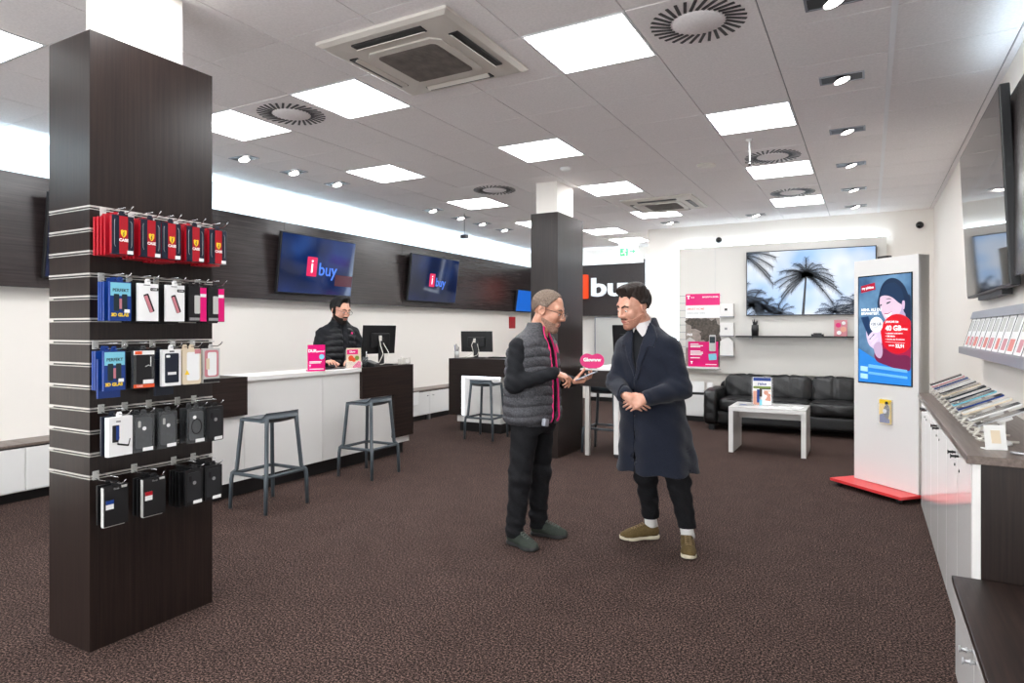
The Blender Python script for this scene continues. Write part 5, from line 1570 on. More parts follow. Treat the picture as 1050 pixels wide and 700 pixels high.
# ------------------------------------------------------------------ head, hand, shoe
class Head:
    """local frame: x forward, y left, z up, origin between the ears"""
    def __init__(s, c, f, pitch, roll=0., sc=1.1, wide=1.):
        f = unit(np.array(f, float)); up = V3(0, 0, 1); l = np.cross(up, f)
        fp = f * math.cos(pitch) - up * math.sin(pitch); u = f * math.sin(pitch) + up * math.cos(pitch)
        l2 = l * math.cos(roll) + u * math.sin(roll); u2 = u * math.cos(roll) - l * math.sin(roll)
        s.R = np.stack([fp, l2, u2], 1); s.c = np.array(c, float); s.sc = sc; s.w = wide
    def P(s, p): return s.c + s.R @ (np.array(p, float) * s.sc)
    def xf(s, v): return s.c + (v * s.sc) @ s.R.T
    def mb(s, b):
        b.v = [tuple(s.P(v)) for v in b.v]; return b
    def add(s, vol, local=False):
        P = (lambda p: p) if local else s.P
        sc = 1. if local else s.sc; R = None if local else s.R; w = s.w
        E = lambda c, r, k=.012, sub=False, RR=None: vol.ell(P(c), np.array(r) * sc, R if RR is None else (RR if local else s.R @ RR), k * sc, sub)
        C = lambda a, b, ra, rb=None, k=.012, sub=False: vol.cone(P(a), P(b), ra * sc, (ra if rb is None else rb) * sc, k * sc, sub)
        E((-.012, 0, .036), (.098, .077 * w, .088), 0)
        E((.028, 0, -.028), (.066, .062 * w, .088), .02)
        for y in (-1, 1):
            C((-.008, y * .052 * w, -.052), (.066, y * .017, -.1), .019, .015, .025)
            E((.068, y * .042, -.022), (.02, .02, .022), .02)        # cheek
        E((.074, 0, -.103), (.02, .024, .017), .018)                    # chin
        C((.07, -.042, .03), (.07, .042, .03), .015, None, .02)          # brow
        for y in (-1, 1): E((.102, y * .033, .007), (.018, .02, .014), .012, True)
        C((.09, 0, .022), (.112, 0, -.024), .009, .0125, .012)           # nose
        for y in (-1, 1): E((.1, y * .0125, -.03), (.012, .0085, .009), .008)
        for y in (-1, 1):
            E((.082, y * .033, .006), (.011, .0145, .0115), .003)       # lids
            E((.0965, y * .033, .0005), (.016, .0125, .0048), .001, True)
            RR = np.array(rotm(0, -.2, y * .35))
            E((-.012, y * .08 * w, -.002), (.026, .01, .034), .008, False, RR)
            E((-.006, y * .089 * w, .0), (.013, .007, .02), .004, True, RR)
        C((.088, -.02, -.06), (.088, .02, -.06), .008, None, .008)       # lips
        C((.086, -.016, -.07), (.086, .016, -.07), .0085, None, .008)
        C((.1, -.02, -.0655), (.1, .02, -.0655), .004, None, .004, True)
        return s
    def local(s, h=.003):
        v = Vol((-.15, -.13, -.16), (.15, .13, .17), h); s.add(v, True); return v
def hand(vol, w, d, n, thumb, curls, L=.185, sc=1., th=(.75, .55, .25), spread=1., thc=.3):
    """w wrist, d towards the fingers, n out of the palm, thumb=+1/-1 side along n x d"""
    w = np.array(w, float); d = unit(np.array(d, float)); n = np.array(n, float); n = unit(n - d * (n @ d)); l = np.cross(n, d) * thumb
    s = L / .185 * sc
    Q = lambda a, b, c=0.: w + s * (d * a + l * b + n * c)
    for b0, b1 in ((.02, .033), (.008, .011), (-.006, -.011), (-.018, -.032)):
        vol.cone(Q(.0, b0 * .8), Q(.088, b1), .0165 * s, .0125 * s, .014)
    vol.ell(Q(.03, .024, .008), np.array((.026, .026, .026)) * s * .72, None, .012)
    vol.cone(Q(-.02, 0), Q(.012, 0), .024 * s, .026 * s, .008)
    lens = ((.042, .026, .022), (.047, .03, .023), (.043, .028, .023), (.034, .021, .02))
    rad = (.0092, .0095, .009, .0082)
    for i in range(4):
        b = (.033, .0112, -.0112, -.0325)[i]; p = Q(.088 - (.0, -.003, .002, .012)[i] * 1., b)
        a = 0.; sd = (.10, .03, -.04, -.12)[i] * spread
        r = rad[i] * s
        for j in range(3):
            a += curls[i][j]
            dr = unit(d * math.cos(a) + n * math.sin(a) + l * sd * math.cos(a))
            q = p + dr * lens[i][j] * s
            vol.cone(p, q, r, r * .9, .0035); p = q; r *= .9
    p = Q(.022, .028, .006); v = unit(l * th[0] + d * th[1] + n * th[2]); r = .0125 * s
    for j, ln in enumerate((.042, .034, .028)):
        q = p + v * ln * s
        vol.cone(p, q, r, r * .9, .008 if j == 0 else .004); p = q; r *= .88
        v = unit(v + (d * .55 + n * thc - l * .25) * .5)
CURL = lambda a, b, c: [(a, b, c)] * 4
def shoe(parent, heel, toe, up, so, lace, sole_h=.026, L=.29, name='shoe', tall=.1):
    heel = np.array(heel, float); toe = np.array(toe, float); d = unit(toe - heel); ang = math.atan2(d[1], d[0])
    v = Vol((-.06, -.08, -.02), (.34, .08, .18), .004)
    s = L / .29
    v.chain([(.045 * s, 0, .05), (.12 * s, 0, .052), (.2 * s, 0, .036), (.25 * s, .003, .03)], [.041, .041, .039, .03], .02)
    v.cone((.055, 0, .06), (.06, 0, tall), .040, .041, .02)
    v.ell((.205 * s, 0, .025), (.07, .047, .036), None, .02)
    v.clip(lambda X, Y, Z: sole_h - .004 - Z)
    v.cone((.06, 0, tall + .02), (.062, 0, tall - .01), .031, .03, .004, True)
    c, s_ = math.cos(ang), math.sin(ang)
    Rz = np.array([[c, -s_, 0], [s_, c, 0], [0, 0, 1]])
    xf = lambda q: np.array((heel[0], heel[1], 0)) + q @ Rz.T
    o = v.build(name, up, parent, xf)
    w = Vol((-.06, -.08, -.02), (.34, .08, .08), .004)
    w.F[:] = 1
    X, Y, Z = w.full()
    def sole(X, Y, Z):
        x = np.clip(X, .04 * s, .245 * s); t = np.clip((X - .04) / .2, 0, 1)
        rr = .040 + .0 * t - .010 * np.exp(-((t - .42) / .2) ** 2) + .010 * np.exp(-((t - .78) / .25) ** 2) - .006 * (t > .98)
        return np.sqrt((X - x) ** 2 + Y ** 2) - rr
    w.F = np.maximum(sole(X, Y, Z), np.abs(Z - sole_h / 2 - .0 - .012 * np.clip((X - .22) / .08, 0, 1)) - sole_h / 2).astype(np.float32)
    w.build('sole', so, o, xf)
    b = MB()
    for k in range(5):
        x = .115 + .02 * k; z = .1095 - .0075 * k
        for sg in (-1, 1):
            pts = [(x, -.022 * sg, z - .008), (x + .005, -.008 * sg, z), (x + .01, .008 * sg, z - .001), (x + .014, .022 * sg, z - .01)]
            b.tube([tuple(xf(np.array([p]))[0]) for p in pts], .0025, 5)
    b.build('laces', lace, o)
    return o
# ------------------------------------------------------------------ people
def skinmat(name, c, c2):
    m, nt, b = _nt(name)
    tc = nt.nodes.new('ShaderNodeTexCoord'); n = nt.nodes.new('ShaderNodeTexNoise'); n.inputs['Scale'].default_value = 28; n.inputs['Detail'].default_value = 4
    r = nt.nodes.new('ShaderNodeValToRGB'); r.color_ramp.elements[0].color = c; r.color_ramp.elements[1].color = c2
    r.color_ramp.elements[0].position = .35; r.color_ramp.elements[1].position = .7
    nt.links.new(tc.outputs['Object'], n.inputs['Vector']); nt.links.new(n.outputs['Fac'], r.inputs['Fac']); nt.links.new(r.outputs['Color'], b.inputs['Base Color'])
    b.inputs['Roughness'].default_value = .5; b.inputs['Subsurface Weight'].default_value = .08; b.inputs['Subsurface Radius'].default_value = (.02, .008, .004)
    return m
def cloth(name, c, nscale=250, noise=.25, bump=.35, rough=.85, sheen=.0):
    return mat(name, c, rough, spec=.25, noise=noise, nscale=nscale, bump=bump, sheen=sheen)
M['skin_a'] = skinmat('skin_tanned', rgb(196, 138, 112), rgb(218, 164, 140))
M['skin_b'] = skinmat('skin_light', rgb(206, 148, 124), rgb(226, 174, 152))
M['lip'] = mat('lips', rgb(176, 100, 92), .45)
M['vest_grey'] = cloth('grey_marl_quilted_nylon', rgb(74, 74, 78), 110, .5, .3, .6)
M['vest_black'] = cloth('black_quilted_nylon', rgb(24, 25, 28), 60, .2, .15, .38)
M['knit_black'] = cloth('black_jersey', rgb(26, 27, 31), 200, .2, .25, .8)
M['jeans'] = cloth('washed_black_denim', rgb(24, 24, 27), 160, .4, .3, .85)
M['coat'] = cloth('navy_wool', rgb(21, 26, 40), 240, .4, .45, .9, .15)
M['lapel'] = cloth('navy_wool_lapel', rgb(24, 29, 43), 240, .4, .45, .9, .15)
M['shirt_w'] = cloth('white_shirt_cotton', rgb(232, 226, 226), 200, .05, .1, .7)
M['sock'] = cloth('white_sock_knit', rgb(226, 224, 222), 300, .08, .4, .9)
M['trim_pink'] = mat('magenta_zip_tape', rgb(226, 10, 112), .45)
M['shoe_green'] = cloth('dark_green_knit_shoe', rgb(52, 58, 52), 220, .3, .4, .8)
M['shoe_olive'] = cloth('olive_suede_shoe', rgb(92, 76, 46), 160, .3, .3, .85)
M['sole_dark'] = mat('dark_rubber_sole', rgb(40, 40, 40), .7)
M['sole_white'] = mat('offwhite_rubber_sole', rgb(206, 196, 172), .6)
M['lace_d'] = mat('dark_lace', rgb(92, 98, 92), .8)
M['lace_o'] = mat('olive_lace', rgb(134, 112, 78), .8)
M['hair_grey'] = cloth('short_grey_hair', rgb(122, 106, 94), 140, .45, .6, .7)
M['hair_brown'] = cloth('dark_brown_hair', rgb(38, 28, 24), 90, .5, .6, .5)
M['hair_black'] = cloth('black_hair', rgb(18, 16, 16), 90, .4, .6, .5)
M['beard_grey'] = cloth('grey_stubble', rgb(158, 124, 108), 220, .45, .5, .85)
M['beard_brown'] = cloth('brown_stubble', rgb(104, 70, 58), 220, .45, .5, .85)
M['stubble_brown'] = cloth('light_brown_stubble', rgb(176, 124, 104), 240, .35, .4, .8)
M['beard_black'] = cloth('dark_beard', rgb(34, 27, 25), 200, .35, .5, .85)
M['brow'] = mat('eyebrow_hair', rgb(46, 34, 30), .8)
M['brow_grey'] = mat('grey_eyebrow_hair', rgb(84, 70, 64), .8)
M['eye_white'] = mat('eye_white', rgb(226, 220, 214), .25)
M['iris'] = mat('dark_iris', rgb(34, 22, 16), .2)

class Person:
    def __init__(s, label, px, d0):
        s.d0 = d0; s.r0 = (px - 525) * d0 / 663.3
        s.t = thing('person', label, 'person', (s.r0 * CS - d0 * SN, s.r0 * SN + d0 * CS, 0), TH)
        s.t['group'] = 'people in the shop'
def face_parts(H, body, brow='brow', beard=None, beard_fn=None, lips=True, brow_t=.0032, bt=.002):
    hl = H.local(.003)
    X, Y, Z = hl.full()
    for sg in (-1, 1):
        b = MB(); b.ball((.0815, sg * .033, .003), .0112, 12, 0); H.mb(b)
        e = b.build('eye', 'eye_white', body)
        b = MB(); b.ball((.0888, sg * .033, .0008), .0052, 10, 0); H.mb(b); b.build('iris', 'iris', e)
    v = hl.copy(-.003)
    for sg in (-1, 1): pass
    ay = np.abs(Y)
    reg = polyline([(.014, .024), (.032, .0315), (.05, .024)], ay, Z, brow_t)
    v.F = np.maximum(np.maximum(v.F, reg), -X + .02).astype(np.float32); v.build('eyebrows', brow, body, H.xf)
    if lips:
        v = hl.copy(-.0012)
        reg = np.maximum(np.abs(Z + .0655) - .0085 * np.clip(1 - (np.abs(Y) / .025) ** 2, 0, 1) - .0005, np.abs(Y) - .024)
        v.F = np.maximum(np.maximum(v.F, reg), -X + .04).astype(np.float32); v.build('lips', 'lip', body, H.xf)
    if beard_fn is not None:
        v = hl.copy(-bt)
        v.F = np.maximum(v.F, beard_fn(X, Y, Z)).astype(np.float32); v.build('beard', beard, body, H.xf)
    return hl
def stubble(chin=True, side=True, burn=True):
    def fn(X, Y, Z):
        ay = np.abs(Y)
        jaw = np.maximum(Z + .05 + .28 * np.clip(X - .03, -.05, .03), -(X + .004) if side else -(X - .055))       # below cheek line, in front of the ear
        mo = np.maximum(np.abs(Z + .049) - .0075, ay - .032)
        mo = np.maximum(mo, -X + .05)
        side_b = np.maximum(np.maximum(np.abs(X - .006) - .0075, Z - .046), -Z - .07) if burn else np.ones_like(jaw)
        r = np.minimum(np.minimum(jaw, mo), side_b)
        lip = np.maximum(np.abs(Z + .0655) - .011, ay - .026)
        r = np.maximum(r, -np.where(X > .05, lip, 1.))
        cheek = np.sqrt((X - .085) ** 2 + (ay - .05) ** 2 + (Z + .03) ** 2) - .034
        r = np.maximum(r, -np.where(Z > -.045, cheek, 1.) - 0)
        return np.maximum(r, -Z - .125)
    return fn
def hairshape(hl, thick, line, bumps=(), nape=-.06, ear=True, back=-.02):
    """shell over the skull; line(X,ay,Z) < 0 where hair grows"""
    v = hl.copy(-thick)
    for (c, r, k) in bumps: v.ell(c, r, None, k)
    X, Y, Z = v.full(); ay = np.abs(Y)
    v.F = np.maximum(v.F, line(X, ay, Z)).astype(np.float32)
    v.F = (v.F + .0016 * np.sin(X * 260 + Z * 140) * np.sin(Y * 300 + Z * 60)).astype(np.float32)
    return v

# ================================================================== the older man in the quilted vest
def man_vest():
    p = Person('person in grey quilted vest with pink zip edges, tapping a phone', 547, 4.42)
    f = unit(V3(.84, -.545)); l = V3(-f[1], f[0])          # chest direction, person's left
    H = Head((.098, -.03, 1.578), (.93, -.37, 0), .30, 0, 1.10)
    SR, ER, WR = V3(-.105, -.158, 1.335), V3(-.135, -.225, 1.095), V3(.125, -.245, 1.172)
    SL, EL, WL = V3(.095, .158, 1.335), V3(.17, .19, 1.08), V3(.262, -.02, 1.098)
    hipR, kR, aR = V3(-.05, -.075, .87), V3(-.092, -.10, .47), V3(-.128, -.055, .09)
    hipL, kL, aL = V3(.05, .075, .87), V3(.048, .10, .46), V3(.036, .152, .09)
    tors = [(.80, 0, 0, .125, .175), (.95, 0, 0, .145, .18), (1.1, 0, 0, .14, .19), (1.25, 0, 0, .13, .2), (1.35, 0, 0, .105, .185), (1.42, .01, 0, .07, .1), (1.46, .02, 0, .05, .06)]
    b = Vol((-.30, -.40, -.01), (.52, .36, 1.78), .004)
    b.loft(tors, f, .0)
    b.chain([(.018, -.0, 1.40), (.05, -.012, 1.48), H.P((-.02, 0, -.03))], [.066, .06, .058], .03)
    for S, E_1, W in ((SR, ER, WR), (SL, EL, WL)): b.chain([S, E_1, W], [.052, .041, .025], .015)
    for h_, k_, a_ in ((hipR, kR, aR), (hipL, kL, aL)): b.chain([h_, k_, a_], [.09, .058, .04], .03)
    for a_, t_ in ((aR, V3(.0, -.19, .04)), (aL, V3(.20, .09, .04))): b.cone(a_, a_ * .45 + t_ * .55 + V3(0, 0, -.03), .028, .022, .01)
    H.add(b)
    # right hand pointing at the phone, left hand carrying it
    hand(b, WR, (.93, .18, -.28), (.12, .25, -.95), -1, [(.25, .25, .15), (.55, .7, .4), (.7, .9, .5), (.8, 1.0, .6)], .17, th=(.55, .7, .45))
    hand(b, WL, (.90, -.28, .12), (-.22, -.1, .96), 1, [(.25, .75, .55), (.3, .8, .55), (.35, .8, .55), (.4, .8, .55)], .175, th=(.75, .6, .5), thc=.55)
    body = b.build('body', 'skin_a', p.t)
    hl = face_parts(H, body, 'brow_grey', 'beard_grey', stubble(burn=False))
    def line(X, ay, Z):
        front = X - (.046 + np.clip((ay - .03) * .3, -.01, .012) + .022 * np.clip((.03 - ay) / .03, 0, 1))          # receding temples, small forelock
        low = .024 - Z - np.clip(-.04 - X, 0, .09) * 1.3
        side = X - np.interp(np.asarray(Z).ravel(), [0, .03, .06, .09, .12], [.006, .018, .032, .05, .06]).reshape(np.asarray(Z).shape)
        return np.maximum(np.where(ay < .04, np.minimum(front, side + .004), side), low)
    hairshape(hl, .0065, line).build('hair', 'hair_grey', p.t, H.xf)
    # glasses
    g = MB()
    for sg in (-1, 1):
        g.tube([(.113 - .12 * abs(a_y) * 0, sg * .034 + .024 * math.cos(a), .0 + .0185 * math.sin(a)) for a, a_y in [(2 * PI * q / 18, 0) for q in range(18)]], .0016, 5, closed=True)
        g.tube([(.112, sg * .056, .008), (.075, sg * .079, .012), (-.012, sg * .086, .012), (-.025, sg * .085, -.006)], .0016, 5)
    g.tube([(.114, -.011, .006), (.118, 0, .009), (.114, .011, .006)], .0016, 5)
    gl = H.mb(g).build('glasses', 'dark_metal', p.t)
    g = MB()
    for sg in (-1, 1): g.prism([(sg * .034 + .023 * math.cos(2 * PI * q / 18), .0 + .0175 * math.sin(2 * PI * q / 18)) for q in range(18)], .1125, .1133, 'x')
    H.mb(g).build('lens', mat('glasses_lens', (1, 1, 1, 1), .05, alpha=.10), gl)
    # black long-sleeved shirt
    v = Vol((-.30, -.40, .75), (.36, .36, 1.56), .005)
    v.loft(tors, f, 0, .006)
    v.chain([SR, ER, WR], [.062, .055, .040], .03); v.chain([SL, EL, WL * .97 + EL * .03], [.062, .055, .040], .03)
    v.cone((.018, -.005, 1.42), (.042, -.01, 1.465), .064, .058, .02)
    v.cone((.042, -.01, 1.455), (.062, -.016, 1.53), .060, .064, .003, True)
    v.add(lambda X, Y, Z: wr(X, Y, Z, 42, .0035, 1.))
    v.build('shirt', 'knit_black', p.t)
    # vest
    vt = [(.815, -.005, 0, .150, .205), (.84, -.004, 0, .166, .226), (.95, -.005, 0, .17, .232), (1.1, -.005, 0, .163, .232), (1.22, -.004, 0, .152, .236), (1.33, .0, 0, .134, .230), (1.38, .003, 0, .114, .204), (1.405, .006, -.0, .1, .172), (1.43, .012, -.004, .086, .125), (1.47, .028, -.008, .076, .086), (1.5, .036, -.01, .073, .080)]
    v = Vol((-.30, -.34, .76), (.32, .34, 1.55), .005)
    v.loft(vt, f, 0, .0, n=2.25)
    X, Y, Z = v.full()
    zq = Z - .815 + .012 * np.sin(X * 9 + Y * 11)
    ph = np.abs(np.sin(PI * zq / .064)); fade = np.clip((1.44 - Z) / .05, 0, 1)
    v.F = (v.F - (.012 * ph ** .6 - .007) * fade + wr(X, Y, Z, 55, .0014, 2.) * fade).astype(np.float32)
    tl = (X * l[0] + Y * l[1]); fu = X * f[0] + Y * f[1]
    inner = Vol(v.lo, v.lo + v.h * (v.n - 1), v.h); inner.loft(vt, f, 0, -.022, n=2.25)
    solid = Vol(v.lo, v.lo + v.h * (v.n - 1), v.h); solid.loft(vt, f, 0, .003, n=2.25)
    v.cone((.036, -.01, 1.44), (.05, -.014, 1.56), .066, .068, .0, True)
    Lz = np.array([.78, .84, .95, 1.13, 1.3, 1.40, 1.47, 1.56]); Lt = np.array([-.050, -.042, -.026, -.014, -.018, -.024, -.03, -.036]); Rt = np.array([.045, .05, .058, .062, .058, .052, .046, .04])
    zr = Z.ravel(); tL = np.interp(zr, Lz, Lt)[None, None, :]; tR = np.interp(zr, Lz, Rt)[None, None, :]
    gap = np.maximum(np.maximum(tL - tl, tl - tR), .03 - fu)
    v.F = np.maximum(v.F, -gap).astype(np.float32)
    # arm openings
    for S, E_1, sg in ((SR, ER, -1), (SL, EL, 1)): v.cone(S + np.append(l, 0) * .045 * sg + V3(0, 0, -.045), S + np.append(l, 0) * .16 * sg + V3(0, 0, -.10), .066, .08, .01, True)
    v.build('vest', 'vest_grey', p.t)
    for nm, tt in (('zip_edge', tL), ('zip_edge', tR)):
        z_ = solid.copy(-.005)
        z_.F = np.maximum(np.maximum(z_.F, np.abs(tl - tt) - .0045), np.maximum(.04 - fu, np.maximum(Z - 1.49, .83 - Z))).astype(np.float32)
        z_.F = np.maximum(z_.F, -(solid.F + .012)).astype(np.float32)
        z_.build(nm, 'trim_pink', p.t, relax=1)
    # pink logo on the chest (his left side)
    z_ = solid.copy(-.004)
    z_.F = np.maximum(np.maximum(z_.F, polyd([(.075, 1.30), (.11, 1.285), (.125, 1.33), (.098, 1.36), (.078, 1.345)], tl, Z)), .0 - fu).astype(np.float32)
    z_.build('chest_logo', 'trim_pink', p.t)
    # trousers
    v = Vol((-.32, -.32, .03), (.32, .36, .93), .005)
    v.loft([(.76, 0, 0, .118, .165), (.86, 0, 0, .135, .178), (.90, 0, 0, .135, .176)], f, 0)
    v.chain([hipR, kR, aR + V3(0, 0, -.01)], [.104, .074, .062], .03); v.chain([hipL, kL, aL + V3(0, 0, -.01)], [.104, .074, .062], .03)
    v.add(lambda X, Y, Z: wr(X, Y, Z, 24, .004, .5) + wr(X, Y, Z, 60, .0012, 3.) * np.clip((.75 - Z) / .2, 0, 1))
    v.add(lambda X, Y, Z: .006 * np.sin(Z * 75 + 14 * X) * np.exp(-((Z - .14) / .07) ** 2) + .004 * np.sin(Z * 60 + 20 * Y) * np.exp(-((Z - .47) / .06) ** 2))
    v.clip(lambda X, Y, Z: .055 - Z)
    v.build('trousers', 'jeans', p.t)
    shoe(p.t, (-.172, -.0, 0), (.008, -.2, 0), 'shoe_green', 'sole_dark', 'lace_d', L=.285)
    shoe(p.t, (-.012, .172, 0), (.225, .085, 0), 'shoe_green', 'sole_dark', 'lace_d', L=.27)
    c = np.append(f, 0) * .168 + np.append(l, 0) * -.11
    MB().obox((c[0] - .01, c[1] - .012, .845), (.05, .03, .05), rotm(0, .2, math.atan2(f[1], f[0]) + PI / 2)).build('belt_clip', 'rail_grey', p.t, bevel=.006)
    # the phone he holds
    q = p.t.matrix_basis if False else None
    o = thing('phone', 'silver phone held flat in the hands of the vested man', 'phone', (0, 0, 0), TH)
    u = unit(V3(.86, -.25, .40)); wv = unit(np.cross(V3(0, 0, 1), u)); nn = np.cross(u, wv)
    R = Matrix(((u[0], wv[0], nn[0]), (u[1], wv[1], nn[1]), (u[2], wv[2], nn[2])))
    o.location = (p.t.location.x, p.t.location.y, 0)
    MB().prism(rrect(.152, .074, .01), -.004, .004, 'z', R=R, loc=(.352, -.085, 1.142)).build('case', 'rail_grey', o)
    MB().prism(rrect(.144, .068, .008), .0042, .005, 'z', R=R, loc=(.352, -.085, 1.142)).build('screen', 'scr_off', o)
    return p
man_vest()

# ================================================================== the younger man in the navy coat
def man_coat():
    p = Person('person in long navy wool coat with hands clasped, looking down at the phone', 667, 4.25)
    f = unit(V3(-.70, -.714)); l = V3(-f[1], f[0])
    H = Head((-.118, -.035, 1.598), (-.88, -.47, 0), .30, -.05, 1.08)
    SR, ER, WR = V3(-.142, .11, 1.335), V3(-.222, .02, 1.10), V3(-.20, -.215, 1.035)
    SL, EL, WL = V3(.098, -.13, 1.335), V3(.152, -.195, 1.08), V3(-.085, -.268, 1.03)
    hipR, kR, aR = V3(-.03, .075, .86), V3(-.005, .12, .47), V3(.058, .252, .10)
    hipL, kL, aL = V3(.10, -.05, .86), V3(.172, -.045, .46), V3(.252, .03, .10)
    tors = [(.80, .03, 0, .12, .165), (.95, .02, 0, .125, .165), (1.1, 0, 0, .125, .175), (1.25, -.015, 0, .125, .195), (1.36, -.02, 0, .10, .185), (1.43, -.03, 0, .068, .1), (1.47, -.04, 0, .05, .06)]
    b = Vol((-.36, -.44, -.01), (.36, .38, 1.79), .004)
    b.loft(tors, f, .0)
    b.chain([(-.035, 0, 1.41), (-.065, -.012, 1.50), H.P((-.025, 0, -.03))], [.062, .057, .055], .03)
    for S, E_1, W in ((SR, ER, WR), (SL, EL, WL)): b.chain([S, E_1, W], [.052, .041, .025], .015)
    for h_, k_, a_ in ((hipR, kR, aR), (hipL, kL, aL)): b.chain([h_, k_, a_], [.078, .048, .032], .02)
    for a_, t_ in ((aR, V3(-.15, .22, .04)), (aL, V3(.21, -.17, .04))): b.cone(a_, a_ * .45 + t_ * .55 + V3(0, 0, -.038), .026, .022, .01)
    H.add(b)
    hand(b, WL, (-.86, .05, -.38), (-.1, .8, -.3), 1, CURL(.35, .5, .35), .165, th=(.6, .6, .3), spread=.5)
    hand(b, WR + V3(.012, -.035, .0), (.80, -.14, -.50), (.18, .93, -.1), -1, [(.25, .5, .35), (.3, .55, .35), (.33, .55, .35), (.36, .6, .35)], .168, th=(.6, .85, -.05), thc=.15, spread=.4)
    body = b.build('body', 'skin_b', p.t)
    st = stubble(side=False)
    def beard(X, Y, Z):
        ay = np.abs(Y)
        mo = np.maximum(np.maximum(np.abs(Z + .050) - .0062, ay - .027), -X + .06)
        ch = np.maximum(np.maximum(np.abs(Z + .084) - .006, ay - .009), -X + .05)
        return mo
    hl = face_parts(H, body, 'brow', 'stubble_brown', stubble(burn=False), brow_t=.0052, bt=.0015)
    v = hl.copy(-.0022); X, Y, Z = v.full(); v.F = np.maximum(v.F, beard(X, Y, Z)).astype(np.float32); v.build('moustache', 'beard_brown', body, H.xf)
    def line(X, ay, Z):
        front = X - (.058 + .018 * np.clip((.04 - ay) / .04, 0, 1) + .12 * np.clip(Z - .095, 0, .1))
        low = .020 - Z - np.clip(-.035 - X, 0, .09) * 1.3
        side = X - np.interp(np.asarray(Z).ravel(), [-.01, .02, .045, .07, .09, .12], [-.004, .004, .014, .034, .056, .075]).reshape(np.asarray(Z).shape)
        return np.maximum(np.where(ay < .052, np.where(Z > .06, np.minimum(front, side + .01), side), side), low)
    hairshape(hl, .010, line, (((.045, 0, .112), (.052, .058, .034), .03), ((-.03, 0, .108), (.07, .066, .034), .03), ((-.08, 0, .04), (.042, .062, .07), .02))).build('hair', 'hair_brown', p.t, H.xf, relax=3)
    # jumper and shirt collar
    v = Vol((-.30, -.28, .95), (.24, .26, 1.56), .005)
    v.loft(tors, f, 0, .012); v.cone((-.035, 0, 1.40), (-.05, -.006, 1.455), .07, .066, .02)
    v.build('jumper', 'knit_black', p.t)
    v = Vol((-.22, -.2, 1.30), (.14, .18, 1.62), .0035)
    v.cone((-.036, -.002, 1.39), (-.066, -.014, 1.51), .088, .073, .0)
    v.cone((-.032, -.002, 1.36), (-.075, -.018, 1.56), .082, .064, .0, True)
    nf = np.array([-.75, -.66])
    v.clip(lambda X, Y, Z: Z - 1.515 - .35 * ((X + .066) * -nf[0] + (Y + .014) * -nf[1]))      # higher at the nape
    v.clip(lambda X, Y, Z: 1.435 - Z - .6 * np.clip((X + .05) * nf[0] + (Y + .01) * nf[1], 0, .1))
    X, Y, Z = v.full(); lt = (X + .05) * -nf[1] + (Y + .01) * nf[0]; fr = (X + .05) * nf[0] + (Y + .01) * nf[1]
    v.F = np.maximum(v.F, -np.maximum(np.abs(lt) - .004 - .7 * np.clip(1.455 - Z, 0, 1), -fr)).astype(np.float32)
    v.build('shirt_collar', 'shirt_w', p.t)
    # coat
    ct = [(.535, .042, .0, .225, .27), (.62, .036, .0, .21, .256), (.75, .026, 0, .193, .24), (.9, .014, 0, .172, .222), (1.05, .0, 0, .158, .214), (1.2, -.012, 0, .155, .222), (1.30, -.02, 0, .145, .222), (1.36, -.022, 0, .128, .205), (1.40, -.024, 0, .113, .172), (1.435, -.03, 0, .096, .13), (1.47, -.04, -.002, .084, .098), (1.5, -.05, -.005, .081, .088), (1.53, -.056, -.008, .078, .084)]
    v = Vol((-.36, -.44, .48), (.38, .36, 1.57), .005)
    v.loft(ct, f, 0)
    v.chain([SR, ER, WR * .9 + ER * .1], [.070, .063, .052], .035); v.chain([SL, EL, WL * .92 + EL * .08], [.070, .063, .052], .04)
    for W, E_1 in ((WR, ER), (WL, EL)): v.cone(W + (W - E_1) * .25, W * .9 + E_1 * .1, .036, .034, .004, True)
    v.add(lambda X, Y, Z: wr(X, Y, Z, 22, .004, 1.5) * np.clip((1.4 - Z) / .1, 0, 1))
    X, Y, Z = v.full()
    ang = np.arctan2(Y, X - .03)
    v.F = (v.F + .009 * np.sin(ang * 7 + .6) * np.clip((.95 - Z) / .4, 0, 1)).astype(np.float32)
    # sleeve creases
    for E_1 in (ER, EL):
        rr = np.sqrt((X - E_1[0]) ** 2 + (Y - E_1[1]) ** 2 + (Z - E_1[2]) ** 2)
        v.F = (v.F + .004 * np.sin(Z * 95 + X * 60) * np.exp(-(rr / .09) ** 2)).astype(np.float32)
    tl = (X + .02) * l[0] + Y * l[1]; fu = (X + .02) * f[0] + Y * f[1]
    solid = Vol(v.lo, v.lo + v.h * (v.n - 1), v.h); solid.loft(ct, f, 0)
    solid.add(lambda X, Y, Z: wr(X, Y, Z, 22, .004, 1.5) * np.clip((1.4 - Z) / .1, 0, 1))
    v.cone((-.045, -.004, 1.44), (-.075, -.014, 1.60), .070, .078, .0, True)
    # neck opening: V down to the first button
    V_ = np.maximum(polyd([(-.055, 1.60), (-.052, 1.46), (.0, 1.16), (.035, 1.30), (.06, 1.46), (.06, 1.60)], tl, Z), .02 - fu)
    V_ = np.maximum(V_, -(solid.F + .05))
    v.F = np.maximum(v.F, -V_).astype(np.float32)
    # front overlap seam
    seam = np.maximum(np.abs(tl + .012 - .05 * np.clip(.95 - Z, 0, 1)) - .0035, np.maximum(.05 - fu, Z - 1.15))
    v.F = np.maximum(v.F, -np.maximum(seam, -(solid.F + .012))).astype(np.float32)
    # slit at the front hem
    v.F = np.maximum(v.F, -np.maximum(np.maximum(np.abs(tl - .015) - .10 * np.clip(.60 - Z, 0, 1), .05 - fu), -(solid.F + .03))).astype(np.float32)
